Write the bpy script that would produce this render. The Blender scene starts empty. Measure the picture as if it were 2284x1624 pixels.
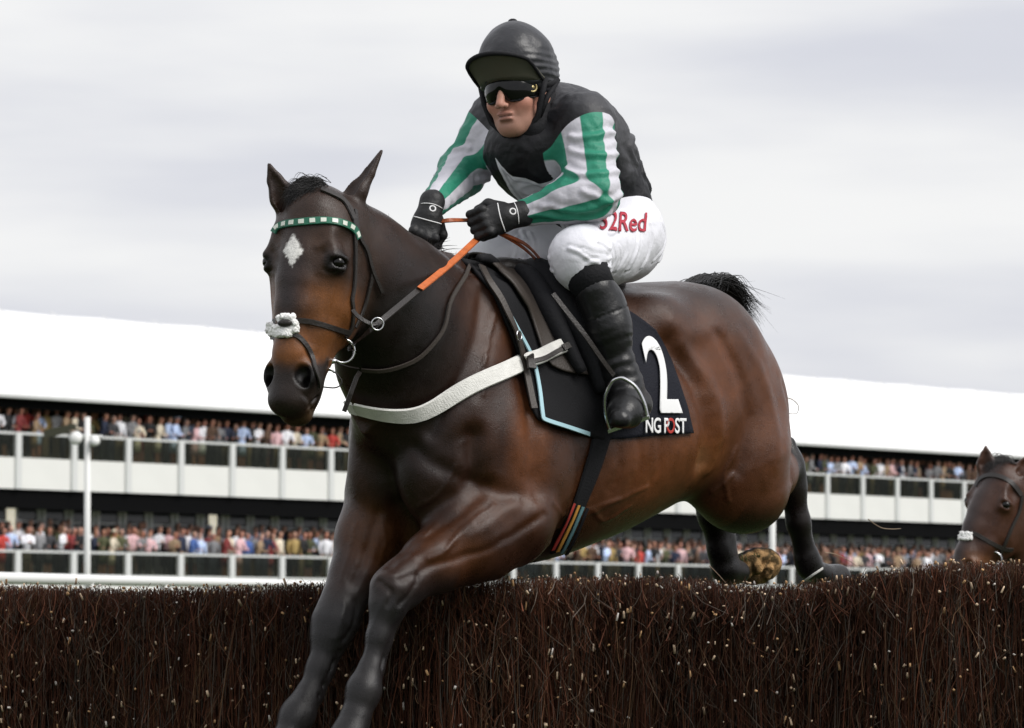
import bpy, bmesh, math, random
import numpy as np
from mathutils import Vector, Matrix
from mathutils.bvhtree import BVHTree

random.seed(7)
RNG = np.random.default_rng(11)
scene = bpy.context.scene
COL = scene.collection
R = math.radians

# ------------------------------------------------------------------ camera
FPX = 10200.0            # focal length in units of a 2283-wide picture
CX, CY = 1141.5, 812.0
CAM_H = 1.25
PITCH = math.atan(603.0 / FPX)
cam_data = bpy.data.cameras.new('camera')
cam = bpy.data.objects.new('camera', cam_data)
COL.objects.link(cam)
cam.location = (0, 0, CAM_H)
cam.rotation_euler = (R(90) + PITCH, 0, 0)
cam_data.sensor_width = 36.0
cam_data.lens = 36.0 * FPX / 2283.0
cam_data.clip_start = 0.5
cam_data.clip_end = 6000
cam_data.dof.use_dof = True
cam_data.dof.focus_distance = 11.9
cam_data.dof.aperture_fstop = 13.0
scene.camera = cam

# ------------------------------------------------------------------ world, sun, exposure
SUN_EL, SUN_AZ = R(44), R(118)      # azimuth measured from +Y (view direction) towards +X
world = bpy.data.worlds.new('World')
scene.world = world
world.use_nodes = True
def build_world():
    nt = world.node_tree
    N, L = nt.nodes, nt.links
    N.clear()
    out = N.new('ShaderNodeOutputWorld')
    bg = N.new('ShaderNodeBackground')
    L.new(bg.outputs[0], out.inputs[0])
    sky = N.new('ShaderNodeTexSky')
    sky.sky_type = 'NISHITA'
    sky.sun_disc = False
    sky.sun_elevation = SUN_EL
    sky.sun_rotation = SUN_AZ
    geo = N.new('ShaderNodeTexCoord')
    # overcast cloud deck: stretch the view direction so the clouds lie in long low banks
    mp = N.new('ShaderNodeMapping')
    mp.inputs['Scale'].default_value = (5.0, 5.0, 26.0)
    mp.inputs['Rotation'].default_value = (0, R(5.5), 0)
    mp.inputs['Location'].default_value = (0.3, 0.0, 1.1)
    L.new(geo.outputs['Generated'], mp.inputs[0])
    n1 = N.new('ShaderNodeTexNoise')
    n1.inputs['Scale'].default_value = 1.0
    n1.inputs['Detail'].default_value = 5.0
    n1.inputs['Roughness'].default_value = 0.45
    L.new(mp.outputs[0], n1.inputs['Vector'])
    ramp = N.new('ShaderNodeValToRGB')
    ramp.color_ramp.interpolation = 'EASE'
    e = ramp.color_ramp.elements
    e[0].position = 0.38; e[0].color = (8.0, 8.15, 8.9, 1)
    e[1].position = 0.66; e[1].color = (10.7, 10.7, 10.7, 1)
    L.new(n1.outputs[0], ramp.inputs[0])
    # overcast: the deck is brighter overhead than near the horizon
    sep = N.new('ShaderNodeSeparateXYZ')
    L.new(geo.outputs['Generated'], sep.inputs[0])
    mr = N.new('ShaderNodeMapRange')
    mr.inputs['From Min'].default_value = 0.12
    mr.inputs['From Max'].default_value = 1.0
    mr.inputs['To Min'].default_value = 1.0
    mr.inputs['To Max'].default_value = 1.25
    L.new(sep.outputs['Z'], mr.inputs['Value'])
    mul = N.new('ShaderNodeVectorMath'); mul.operation = 'SCALE'
    L.new(ramp.outputs[0], mul.inputs[0]); L.new(mr.outputs[0], mul.inputs['Scale'])
    mix = N.new('ShaderNodeMix'); mix.data_type = 'RGBA'
    mix.inputs['Factor'].default_value = 0.96
    L.new(sky.outputs[0], mix.inputs[6]); L.new(mul.outputs[0], mix.inputs[7])
    L.new(mix.outputs[2], bg.inputs['Color'])
    bg.inputs['Strength'].default_value = 0.075
build_world()

sun_data = bpy.data.lights.new('sun', 'SUN')
sun_data.energy = 2.3
sun_data.angle = R(35)
sun_data.color = (1.0, 0.97, 0.93)
sun = bpy.data.objects.new('sun', sun_data)
COL.objects.link(sun)
sd = Vector((math.sin(SUN_AZ) * math.cos(SUN_EL), math.cos(SUN_AZ) * math.cos(SUN_EL), math.sin(SUN_EL)))
sun.rotation_euler = sd.to_track_quat('Z', 'Y').to_euler()
sun.location = sd * 50

scene.view_settings.view_transform = 'Standard'
scene.view_settings.look = 'None'
scene.view_settings.exposure = 0.22
scene.view_settings.gamma = 1.0
scene.view_settings.use_curve_mapping = False
scene.cycles.max_bounces = 8
scene.cycles.diffuse_bounces = 3
scene.cycles.transparent_max_bounces = 16

# ------------------------------------------------------------------ frames
CAM0 = np.array([0.0, 0.0, CAM_H])
FWD = np.array([0.0, math.cos(PITCH), math.sin(PITCH)])
UPV = np.array([0.0, -math.sin(PITCH), math.cos(PITCH)])
RGT = np.array([1.0, 0.0, 0.0])
def ray(px, py):
    return RGT * (px - CX) / FPX + UPV * (CY - py) / FPX + FWD
def PD(px, py, d):
    """the point at distance d in front of the camera"""
    return CAM0 + ray(px, py) * d
def project(p):
    p = np.asarray(p, float) - CAM0
    z = p @ FWD
    return np.stack([CX + FPX * (p @ RGT) / z, CY - FPX * (p @ UPV) / z, z], -1)
# the jumping horse travels along HF; HL is its left
ANG = R(48)
HF = np.array([-math.cos(ANG), -math.sin(ANG), 0.0])
HL = np.array([math.sin(ANG), -math.cos(ANG), 0.0])
HZ = np.array([0.0, 0.0, 1.0])
HO = PD(900, 1000, 12.0); HO[2] = CAM_H      # origin of the horse frame: chest, at camera height
def to_h(p):
    q = np.asarray(p, float) - HO
    return np.stack([q @ HF, q @ HL, q @ HZ], -1)
def from_h(q):
    q = np.asarray(q, float)
    return HO + q[..., 0:1] * HF + q[..., 1:2] * HL + q[..., 2:3] * HZ
def PL(px, py, l):
    """the point on the sight line whose offset to the horse's left is l (world)"""
    r = ray(px, py)
    t = (l - (CAM0 - HO) @ HL) / (r @ HL)
    return CAM0 + r * t
def P(px, py, l):
    return to_h(PL(px, py, l))
def H(px, py, d):
    return to_h(PD(px, py, d))
# ------------------------------------------------------------------ object helpers
def link(o, parent=None):
    COL.objects.link(o)
    if parent is not None:
        o.parent = parent
        o.matrix_parent_inverse = parent.matrix_world.inverted() if parent.type != 'EMPTY' else Matrix.Translation(-Vector(parent.location))
    return o
def tag(o, label=None, cat=None, group=None, kind=None):
    if label: o['label'] = label
    if cat: o['category'] = cat
    if group: o['group'] = group
    if kind: o['kind'] = kind
    return o
def empty(name, loc=(0, 0, 0)):
    o = bpy.data.objects.new(name, None)
    o.location = Vector([float(x) for x in loc])
    o.empty_display_size = 0.1
    COL.objects.link(o)
    return o
def mesh_obj(name, verts, faces, mat=None, parent=None, smooth=True, colors=None, mats=None, fmat=None):
    me = bpy.data.meshes.new(name)
    verts = np.asarray(verts, np.float32)
    if isinstance(faces, np.ndarray):
        n, k = faces.shape
        me.vertices.add(len(verts)); me.vertices.foreach_set('co', verts.ravel())
        me.loops.add(n * k); me.loops.foreach_set('vertex_index', faces.astype(np.int32).ravel())
        me.polygons.add(n); me.polygons.foreach_set('loop_start', np.arange(0, n * k, k, dtype=np.int32))
        try: me.polygons.foreach_set('loop_total', np.full(n, k, np.int32))
        except Exception: pass
        me.update(calc_edges=True)
        me.validate()
    else:
        me.from_pydata([tuple(map(float, v)) for v in verts], [], [tuple(map(int, f)) for f in faces])
        me.update()
    me.polygons.foreach_set('use_smooth', np.full(len(me.polygons), bool(smooth)))
    if colors is not None:
        c = np.ones((len(me.vertices), 4), np.float32); c[:, :colors.shape[1]] = colors
        at = me.color_attributes.new('Col', 'FLOAT_COLOR', 'POINT')
        at.data.foreach_set('color', c.ravel())
    if mats:
        for m in mats: me.materials.append(m)
    elif mat: me.materials.append(mat)
    if fmat is not None:
        me.polygons.foreach_set('material_index', np.asarray(fmat, np.int32))
    o = bpy.data.objects.new(name, me)
    return link(o, parent)
def add_attr(o, name, vals):
    at = o.data.attributes.new(name, 'FLOAT', 'POINT')
    at.data.foreach_set('value', np.asarray(vals, np.float32))

class MB:
    """collects plain geometry for one mesh"""
    def __init__(s): s.v = []; s.f = []; s.m = []; s.mi = 0
    def add(s, vs, fs):
        b = len(s.v); s.v.extend([tuple(map(float, v)) for v in vs])
        for f in fs: s.f.append(tuple(b + i for i in f)); s.m.append(s.mi)
    def box(s, c, sx, sy, sz, ax=None):
        c = np.asarray(c, float)
        ax = np.eye(3) if ax is None else np.asarray(ax, float)
        vs = [c + ax[0] * sx * i + ax[1] * sy * j + ax[2] * sz * k for i in (-.5, .5) for j in (-.5, .5) for k in (-.5, .5)]
        s.add(vs, [(0, 1, 3, 2), (4, 6, 7, 5), (0, 4, 5, 1), (2, 3, 7, 6), (0, 2, 6, 4), (1, 5, 7, 3)])
    def tube(s, pts, r, n=8, cap=True):
        pts = [np.asarray(p, float) for p in pts]
        rs = r if hasattr(r, '__len__') else [r] * len(pts)
        rings = []
        prev = None
        for i, p in enumerate(pts):
            t = pts[min(i + 1, len(pts) - 1)] - pts[max(i - 1, 0)]
            t = t / (np.linalg.norm(t) + 1e-12)
            if prev is None:
                a = np.array([0, 0, 1.0]) if abs(t[2]) < .9 else np.array([1.0, 0, 0])
            else: a = prev
            a = a - t * (a @ t); a /= np.linalg.norm(a) + 1e-12
            prev = a
            b = np.cross(t, a)
            rings.append([p + rs[i] * (a * math.cos(2 * math.pi * k / n) + b * math.sin(2 * math.pi * k / n)) for k in range(n)])
        vs = [v for rg in rings for v in rg]
        fs = []
        for i in range(len(pts) - 1):
            for k in range(n):
                fs.append((i * n + k, i * n + (k + 1) % n, (i + 1) * n + (k + 1) % n, (i + 1) * n + k))
        if cap:
            fs.append(tuple(reversed(range(n)))); fs.append(tuple((len(pts) - 1) * n + k for k in range(n)))
        s.add(vs, fs)
    def ball(s, c, r, nu=12, nv=8, ax=None):
        r = np.asarray(r if hasattr(r, '__len__') else (r, r, r), float)
        ax = np.eye(3) if ax is None else np.asarray(ax, float)
        c = np.asarray(c, float)
        vs = []
        for i in range(nv + 1):
            t = math.pi * i / nv
            for k in range(nu):
                p = 2 * math.pi * k / nu
                q = np.array([math.sin(t) * math.cos(p), math.sin(t) * math.sin(p), math.cos(t)]) * r
                vs.append(c + q @ ax)
        fs = []
        for i in range(nv):
            for k in range(nu):
                fs.append((i * nu + k, (i + 1) * nu + k, (i + 1) * nu + (k + 1) % nu, i * nu + (k + 1) % nu))
        s.add(vs, fs)
    def torus(s, c, ax, R_, r, n=28, m=8, arc=(0, 2 * math.pi), ry=None):
        c = np.asarray(c, float); ax = np.asarray(ax, float)
        ry = R_ if ry is None else ry
        full = abs(arc[1] - arc[0]) > 6.28
        k = n if full else n + 1
        pts = [c + ax[0] * R_ * math.cos(arc[0] + (arc[1] - arc[0]) * i / n) + ax[1] * ry * math.sin(arc[0] + (arc[1] - arc[0]) * i / n) for i in range(k)]
        if full: pts = pts + [pts[0]]
        s.tube(pts, r, m, cap=not full)
    def build(s, name, mat=None, parent=None, smooth=False, mats=None):
        return mesh_obj(name, np.array(s.v), s.f, mat, parent, smooth, mats=mats, fmat=s.m if mats else None)

def catmull(pts, n=8):
    pts = np.asarray(pts, float)
    q = np.vstack([2 * pts[0] - pts[1], pts, 2 * pts[-1] - pts[-2]])
    out = []
    for i in range(1, len(q) - 2):
        for k in range(n):
            t = k / n
            a, b, c, d = q[i - 1], q[i], q[i + 1], q[i + 2]
            out.append(.5 * (2 * b + (c - a) * t + (2 * a - 5 * b + 4 * c - d) * t * t + (3 * b - a - 3 * c + d) * t ** 3))
    out.append(pts[-1])
    return np.array(out)

# ------------------------------------------------------------------ implicit bodies
class SDF:
    """smooth union of round cones and ellipsoids on a rectilinear grid, meshed with surface nets"""
    def __init__(s, xs, ys, zs):
        s.g = [np.asarray(a, np.float32) for a in (xs, ys, zs)]
        s.F = np.full([len(a) for a in s.g], 1.0, np.float32)
    def win(s, lo, hi):
        sl = []
        for a, l, h in zip(s.g, lo, hi):
            i, j = np.searchsorted(a, l), np.searchsorted(a, h)
            sl.append(slice(max(i - 1, 0), min(j + 1, len(a))))
        return tuple(sl)
    def pts(s, sl):
        return (s.g[0][sl[0]][:, None, None], s.g[1][sl[1]][None, :, None], s.g[2][sl[2]][None, None, :])
    def put(s, sl, d, k, op):
        A = s.F[sl]
        if op == 'add':
            if k > 0:
                h = np.maximum(k - np.abs(A - d), 0) / k
                s.F[sl] = np.minimum(A, d) - h * h * k * .25
            else: s.F[sl] = np.minimum(A, d)
        else:
            if k > 0:
                h = np.maximum(k - np.abs(A + d), 0) / k
                s.F[sl] = np.maximum(A, -d) + h * h * k * .25
            else: s.F[sl] = np.maximum(A, -d)
    def ell(s, c, r, ax=None, k=.04, op='add'):
        c = np.asarray(c, float); r = np.asarray(r if hasattr(r, '__len__') else (r, r, r), float)
        ax = np.eye(3) if ax is None else np.asarray(ax, float)
        ext = np.sqrt(((ax * r[:, None]) ** 2).sum(0)) + k + .035
        sl = s.win(c - ext, c + ext)
        X, Y, Z = s.pts(sl)
        if 0 in [x.stop - x.start for x in sl]: return
        X = X - c[0]; Y = Y - c[1]; Z = Z - c[2]
        k0 = 0; k1 = 0
        for i in range(3):
            q = ax[i, 0] * X + ax[i, 1] * Y + ax[i, 2] * Z
            k0 = k0 + (q / r[i]) ** 2; k1 = k1 + (q / r[i] ** 2) ** 2
        k0 = np.sqrt(k0); k1 = np.sqrt(k1) + 1e-9
        d = np.where(k0 < 1e-3, -r.min(), k0 * (k0 - 1) / k1).astype(np.float32)
        s.put(sl, d, k, op)
    def cone(s, a, b, ra, rb, k=.03, op='add', flat=None, f=1.0):
        a = np.asarray(a, float); b = np.asarray(b, float)
        m = max(ra, rb) * max(1, f) + k + .035
        sl = s.win(np.minimum(a, b) - m, np.maximum(a, b) + m)
        if 0 in [x.stop - x.start for x in sl]: return
        X, Y, Z = s.pts(sl)
        ab = b - a; L2 = ab @ ab + 1e-12
        X = X - a[0]; Y = Y - a[1]; Z = Z - a[2]
        t = np.clip((X * ab[0] + Y * ab[1] + Z * ab[2]) / L2, 0, 1)
        qx = X - t * ab[0]; qy = Y - t * ab[1]; qz = Z - t * ab[2]
        r = ra + t * (rb - ra)
        if flat is None:
            d = np.sqrt(qx * qx + qy * qy + qz * qz) - r
        else:
            n = np.asarray(flat, float); n = n / np.linalg.norm(n)
            w = qx * n[0] + qy * n[1] + qz * n[2]
            g = 1 / f - 1
            qx = qx + w * n[0] * g; qy = qy + w * n[1] * g; qz = qz + w * n[2] * g
            # first-order distance for the squashed section
            m0 = np.sqrt(qx * qx + qy * qy + qz * qz) + 1e-9
            w2 = w / f
            grad = np.sqrt(np.maximum(m0 * m0 - w2 * w2, 0) + (w2 / f) ** 2) / m0
            d = (m0 - r) / np.maximum(grad, .3)
        s.put(sl, d.astype(np.float32), k, op)
    def chain(s, pts, rs, k=.03, op='add', flat=None, f=1.0):
        fs = f if hasattr(f, '__len__') else [f] * len(pts)
        for i in range(len(pts) - 1):
            s.cone(pts[i], pts[i + 1], rs[i], rs[i + 1], k if i == 0 else min(k, .6 * min(rs[i], rs[i + 1])), op, flat, .5 * (fs[i] + fs[i + 1]))
    def plane(s, p, n, k=0.0):
        """cut away the side the normal points to"""
        p = np.asarray(p, float); n = np.asarray(n, float); n = n / np.linalg.norm(n)
        sl = tuple(slice(0, len(a)) for a in s.g)
        X, Y, Z = s.pts(sl)
        d = (X - p[0]) * n[0] + (Y - p[1]) * n[1] + (Z - p[2]) * n[2]
        s.put(sl, (-d).astype(np.float32), k, 'sub')
    def mesh(s, iso=0.0):
        F = s.F - iso if iso else s.F
        S = F < 0
        nx, ny, nz = F.shape
        cnt = np.zeros((nx - 1, ny - 1, nz - 1), np.int8)
        for i in (0, 1):
            for j in (0, 1):
                for k in (0, 1):
                    cnt += S[i:nx - 1 + i, j:ny - 1 + j, k:nz - 1 + k]
        act = (cnt > 0) & (cnt < 8)
        ci, cj, ck = np.nonzero(act)
        idx = np.full(act.shape, -1, np.int32)
        idx[ci, cj, ck] = np.arange(len(ci))
        acc = np.zeros((len(ci), 3), np.float64); num = np.zeros(len(ci))
        cor = {}
        for i in (0, 1):
            for j in (0, 1):
                for k in (0, 1):
                    cor[i, j, k] = F[ci + i, cj + j, ck + k].astype(np.float64)
        for c0 in cor:
            for axx in range(3):
                if c0[axx]: continue
                c1 = list(c0); c1[axx] = 1; c1 = tuple(c1)
                a, b = cor[c0], cor[c1]
                m = (a < 0) != (b < 0)
                t = np.where(m, a / np.where(m, a - b, 1), 0)
                for q in range(3):
                    acc[:, q] += np.where(m, (t if q == axx else c0[q]), 0)
                num += m
        fr = acc / num[:, None] + np.stack([ci, cj, ck], 1)
        V = np.stack([np.interp(fr[:, q], np.arange(len(s.g[q])), s.g[q]) for q in range(3)], 1)
        quads = []
        for axx in range(3):
            sh = [slice(None)] * 3; sh0 = list(sh); sh1 = list(sh)
            sh0[axx] = slice(0, -1); sh1[axx] = slice(1, None)
            A, B = S[tuple(sh0)], S[tuple(sh1)]
            E = A != B
            o = [q for q in range(3) if q != axx]
            inn = [slice(None)] * 3
            for q in o: inn[q] = slice(1, -1)
            e = np.argwhere(E[tuple(inn)])
            if len(e) == 0: continue
            for q in o: e[:, q] += 1
            fl = A[e[:, 0], e[:, 1], e[:, 2]]
            def cell(d0, d1):
                c = e.copy(); c[:, o[0]] -= d0; c[:, o[1]] -= d1
                return idx[c[:, 0], c[:, 1], c[:, 2]]
            Q = np.stack([cell(1, 1), cell(0, 1), cell(0, 0), cell(1, 0)], 1)
            if axx == 1: fl = ~fl
            Q[~fl] = Q[~fl][:, ::-1]
            quads.append(Q)
        Q = np.vstack(quads)
        Q = Q[(Q >= 0).all(1)]
        return V, Q

def axis_grid(segs):
    """segs: (start, end, step) pieces joined into one rising axis"""
    out = []
    for a, b, st in segs:
        n = max(1, int(round((b - a) / st)))
        out.append(np.linspace(a, b, n, endpoint=False))
    out.append([segs[-1][1]])
    return np.concatenate(out)
def smoothstep(a, b, x):
    t = np.clip((x - a) / (b - a), 0, 1)
    return t * t * (3 - 2 * t)
def unit(v):
    v = np.asarray(v, float); return v / np.linalg.norm(v)
def lerp(a, b, t): return a + (b - a) * t
def vnoise(p, scale, seed=0):
    """cheap smooth value noise on an (n,3) array"""
    q = np.asarray(p) * scale + seed * 17.31
    i = np.floor(q).astype(np.int64); f = q - i; f = f * f * (3 - 2 * f)
    def h(a, b, c):
        n = (a * 374761393 + b * 668265263 + c * 2147483647 + seed * 974634777) & 0x7fffffff
        n = (n ^ (n >> 13)) * 1274126177 & 0x7fffffff
        return ((n ^ (n >> 16)) & 0xffff) / 65535.0
    r = 0
    for a in (0, 1):
        for b in (0, 1):
            for c in (0, 1):
                w = (f[:, 0] if a else 1 - f[:, 0]) * (f[:, 1] if b else 1 - f[:, 1]) * (f[:, 2] if c else 1 - f[:, 2])
                r = r + w * h(i[:, 0] + a, i[:, 1] + b, i[:, 2] + c)
    return r

# ------------------------------------------------------------------ materials
def material(name, color=(.5, .5, .5), rough=.6, spec=.5, bump=0.0, bscale=60, vary=0.0, vscale=8, metallic=0, sheen=0, attr=None, coat=0, bump2=0.0, b2scale=10, stretch=None, bdist=.01, hairy=False):
    m = bpy.data.materials.new(name)
    m.use_nodes = True
    nt = m.node_tree; N, L = nt.nodes, nt.links
    b = N['Principled BSDF']
    b.inputs['Roughness'].default_value = rough
    b.inputs['Specular IOR Level'].default_value = spec
    b.inputs['Metallic'].default_value = metallic
    if sheen: b.inputs['Sheen Weight'].default_value = sheen; b.inputs['Sheen Roughness'].default_value = .4
    if coat: b.inputs['Coat Weight'].default_value = coat; b.inputs['Coat Roughness'].default_value = .25
    tc = N.new('ShaderNodeTexCoord')
    src = tc.outputs['Object']
    if stretch:
        mp = N.new('ShaderNodeMapping'); mp.inputs['Scale'].default_value = stretch
        L.new(src, mp.inputs[0]); src = mp.outputs[0]
    col = None
    if attr:
        a = N.new('ShaderNodeVertexColor'); a.layer_name = attr; col = a.outputs[0]
    if vary:
        n = N.new('ShaderNodeTexNoise'); n.inputs['Scale'].default_value = vscale; n.inputs['Detail'].default_value = 5
        L.new(src, n.inputs['Vector'])
        mr = N.new('ShaderNodeMapRange')
        mr.inputs['From Min'].default_value = .3; mr.inputs['From Max'].default_value = .7
        mr.inputs['To Min'].default_value = 1 - vary; mr.inputs['To Max'].default_value = 1 + vary
        L.new(n.outputs[0], mr.inputs['Value'])
        ml = N.new('ShaderNodeVectorMath'); ml.operation = 'SCALE'
        if col: L.new(col, ml.inputs[0])
        else: ml.inputs[0].default_value = color[:3]
        L.new(mr.outputs[0], ml.inputs['Scale'])
        col = ml.outputs[0]
    if col: L.new(col, b.inputs['Base Color'])
    else: b.inputs['Base Color'].default_value = (*color[:3], 1)
    if hairy:
        # short coat: fine streaks along the lie of the hair, in colour, gloss and relief
        mp = N.new('ShaderNodeMapping'); mp.inputs['Scale'].default_value = (1.0, 1.0, 1.0); mp.inputs['Rotation'].default_value = (0, R(35), R(48))
        L.new(tc.outputs['Object'], mp.inputs[0])
        mp2 = N.new('ShaderNodeMapping'); mp2.inputs['Scale'].default_value = (60, 420, 420); L.new(mp.outputs[0], mp2.inputs[0])
        n = N.new('ShaderNodeTexNoise'); n.inputs['Scale'].default_value = 1.0; n.inputs['Detail'].default_value = 3; L.new(mp2.outputs[0], n.inputs['Vector'])
        n3 = N.new('ShaderNodeTexNoise'); n3.inputs['Scale'].default_value = 14; n3.inputs['Detail'].default_value = 6; n3.inputs['Roughness'].default_value = .65; L.new(tc.outputs['Object'], n3.inputs['Vector'])
        for src_, lo, hi in ((n, .72, 1.28), (n3, .74, 1.26)):
            mr = N.new('ShaderNodeMapRange'); mr.inputs['From Min'].default_value = .3; mr.inputs['From Max'].default_value = .7
            mr.inputs['To Min'].default_value = lo; mr.inputs['To Max'].default_value = hi; L.new(src_.outputs[0], mr.inputs['Value'])
            ml = N.new('ShaderNodeVectorMath'); ml.operation = 'SCALE'; L.new(b.inputs['Base Color'].links[0].from_socket, ml.inputs[0]); L.new(mr.outputs[0], ml.inputs['Scale'])
            L.new(ml.outputs[0], b.inputs['Base Color'])
        mr = N.new('ShaderNodeMapRange'); mr.inputs['From Min'].default_value = .35; mr.inputs['From Max'].default_value = .65
        mr.inputs['To Min'].default_value = rough - .08; mr.inputs['To Max'].default_value = rough + .12; L.new(n3.outputs[0], mr.inputs['Value']); L.new(mr.outputs[0], b.inputs['Roughness'])
    nrm = None
    if hairy:
        bp = N.new('ShaderNodeBump'); bp.inputs['Strength'].default_value = .35; bp.inputs['Distance'].default_value = .003
        L.new(n.outputs[0], bp.inputs['Height']); nrm = bp.outputs[0]
    for amt, sc in ((bump2, b2scale), (bump, bscale)):
        if amt:
            n = N.new('ShaderNodeTexNoise'); n.inputs['Scale'].default_value = sc; n.inputs['Detail'].default_value = 4
            L.new(src, n.inputs['Vector'])
            bp = N.new('ShaderNodeBump'); bp.inputs['Strength'].default_value = amt; bp.inputs['Distance'].default_value = bdist
            L.new(n.outputs[0], bp.inputs['Height'])
            if nrm: L.new(nrm, bp.inputs['Normal'])
            nrm = bp.outputs[0]
    if nrm: L.new(nrm, b.inputs['Normal'])
    return m
# ------------------------------------------------------------------ the jumping horse
def dirs_h(v):           # world direction -> horse frame
    return np.array([v @ HF, v @ HL, v @ HZ])
def cam_dir(x, y, z):    # right, up, toward the camera -> horse frame
    return dirs_h(RGT * x + UPV * y - FWD * z)
def head_frame(yaw, pitch, roll=0.0):
    y, p, r = R(yaw), R(pitch), R(roll)
    w0 = -math.sin(y) * RGT - math.cos(y) * FWD
    u = math.cos(y) * RGT - math.sin(y) * FWD
    v = -UPV * math.cos(p) + w0 * math.sin(p)
    w = w0 * math.cos(p) + UPV * math.sin(p)
    u, v = u * math.cos(r) + v * math.sin(r), v * math.cos(r) - u * math.sin(r)
    return u, v, w
def sc_axes(pitch):      # horse axes pitched about the lateral axis
    c, s_ = math.cos(R(pitch)), math.sin(R(pitch))
    return np.array([[c, 0, s_], [0, 1, 0], [-s_, 0, c]])

HEAD_O = H(680, 584, 11.55)
hu, hv, hw = head_frame(27, 11, 1.0)
HEAD_A = np.array([dirs_h(hu), dirs_h(hv), dirs_h(hw)])
def hd(u, v, w):         # head-local -> horse frame
    return HEAD_O + np.array([u, v, w]) @ HEAD_A

def horse_head(S, hd, HA, ears):
    """skull, jaw, muzzle in head coordinates (u left, v down the face, w out of the forehead)"""
    S.ell(hd(0, -.085, -.05), (.090, .112, .085), HA, .05)
    S.cone(hd(0, -.12, -.015), hd(0, .05, .0), .066, .066, .05)
    S.ell(hd(0, -.150, -.045), (.045, .045, .055), HA, .04)
    for q in (-1, 1):
        S.ell(hd(q * .088, -.010, .0), (.033, .046, .036), HA, .03)
        S.ell(hd(q * .072, -.065, -.01), (.034, .05, .045), HA, .03)         # brow
        S.cone(hd(q * .04, -.10, -.07), hd(q * .042, .10, -.075), .06, .055, .04)
        S.ell(hd(q * .056, .085, -.105), (.044, .110, .088), HA, .04)         # jowl
    S.chain([hd(0, .0, .002), hd(0, .12, .012), hd(0, .24, .012), hd(0, .32, .0)], [.063, .053, .045, .042], .03)
    for q in (-1, 1):
        S.chain([hd(q * .042, .02, -.03), hd(q * .034, .17, -.035), hd(q * .022, .30, -.03)], [.056, .045, .043], .03)
        S.chain([hd(q * .036, .12, -.12), hd(q * .024, .23, -.085), hd(q * .018, .32, -.06)], [.038, .030, .028], .04)
        S.cone(hd(q * .075, .045, -.012), hd(q * .052, .16, -.012), .012, .007, .02)   # facial crest
    S.ell(hd(0, .318, -.018), (.056, .074, .056), HA, .04)
    S.ell(hd(0, .362, .0), (.051, .036, .046), HA, .03)
    S.ell(hd(0, .386, -.042), (.042, .028, .034), HA, .012)
    S.ell(hd(0, .350, -.068), (.031, .038, .028), HA, .03)
    for q in (-1, 1):
        S.ell(hd(q * .045, .294, .010), (.029, .035, .029), HA, .02)
        S.ell(hd(q * .050, .296, .036), (.020, .025, .022), HA, .010, 'sub')
        S.ell(hd(q * .052, .312, .018), (.010, .014, .026), HA, .008, 'sub')
        S.cone(hd(q * .056, .372, -.012), hd(q * .048, .305, -.055), .006, .004, .01, 'sub')
        # eye socket
        S.ell(hd(q * .112, .004, .018), (.017, .013, .021), HA, .010, 'sub')
        S.cone(hd(q * .096, -.013, .030), hd(q * .116, -.012, -.004), .0075, .0075, .012)
        S.cone(hd(q * .096, .021, .024), hd(q * .112, .020, -.002), .005, .005, .010)
        S.ell(hd(q * .122, -.060, .0), (.024, .034, .03), HA, .03, 'sub')            # hollow above the eye
    for base, mid, up, tip, face, rr in ears:
        base, mid, up, tip, face = map(np.asarray, (base, mid, up, tip, face))
        S.chain([base, mid, up, tip], [rr, rr * 1.08, rr * .68, .006], .025, flat=face, f=.7)
        o = face * rr * .72
        S.chain([lerp(base, mid, .35) + o, mid + o, up + o * .6, lerp(up, tip, .6) + o * .3], [rr * .55, rr * .74, rr * .40, .003], .006, 'sub', flat=face, f=.75)

def body_loft(S, tab, k=.04):
    """barrel: elliptical sections; tab rows are (s, ztop, zbot, half width)"""
    tab = tab[np.argsort(tab[:, 0])]
    sl = S.win((tab[0, 0] - .1, -.45, .0), (tab[-1, 0] + .1, .45, 1.15))
    X, Y, Z = S.pts(sl)
    s_ = X[:, 0, 0]
    xs = np.linspace(tab[0, 0], tab[-1, 0], 200)
    ker = np.hanning(23); ker /= ker.sum()
    def prof(c):
        y = np.interp(xs, tab[:, 0], tab[:, c])
        y = np.convolve(np.pad(y, 11, mode='edge'), ker, 'valid')
        return np.interp(s_, xs, y)
    zt, zb, rl = prof(1), prof(2), prof(3)
    zc = (.5 * (zt + zb))[:, None, None]; rz = (.5 * (zt - zb))[:, None, None]; rl = rl[:, None, None]
    # rounded ends
    e0 = np.clip((s_ - tab[0, 0]) / .16, 0, 1); e1 = np.clip((tab[-1, 0] - s_) / .14, 0, 1)
    q = np.sqrt(np.maximum(1 - (1 - np.minimum(e0, e1)) ** 2, 1e-4))[:, None, None]
    rz = rz * q; rl = rl * q
    zn = (Z - zc) / rz
    # egg section: wider below the middle than above
    rl2 = rl * (1 - .17 * np.clip(zn, -1, 1.2))
    a = Y / rl2
    k0 = np.sqrt(a * a + zn * zn); k1 = np.sqrt((a / rl2) ** 2 + (zn / rz) ** 2) + 1e-6
    d = k0 * (k0 - 1) / k1
    S.put(sl, np.clip(d, -.3, .5).astype(np.float32), k, 'add')

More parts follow.
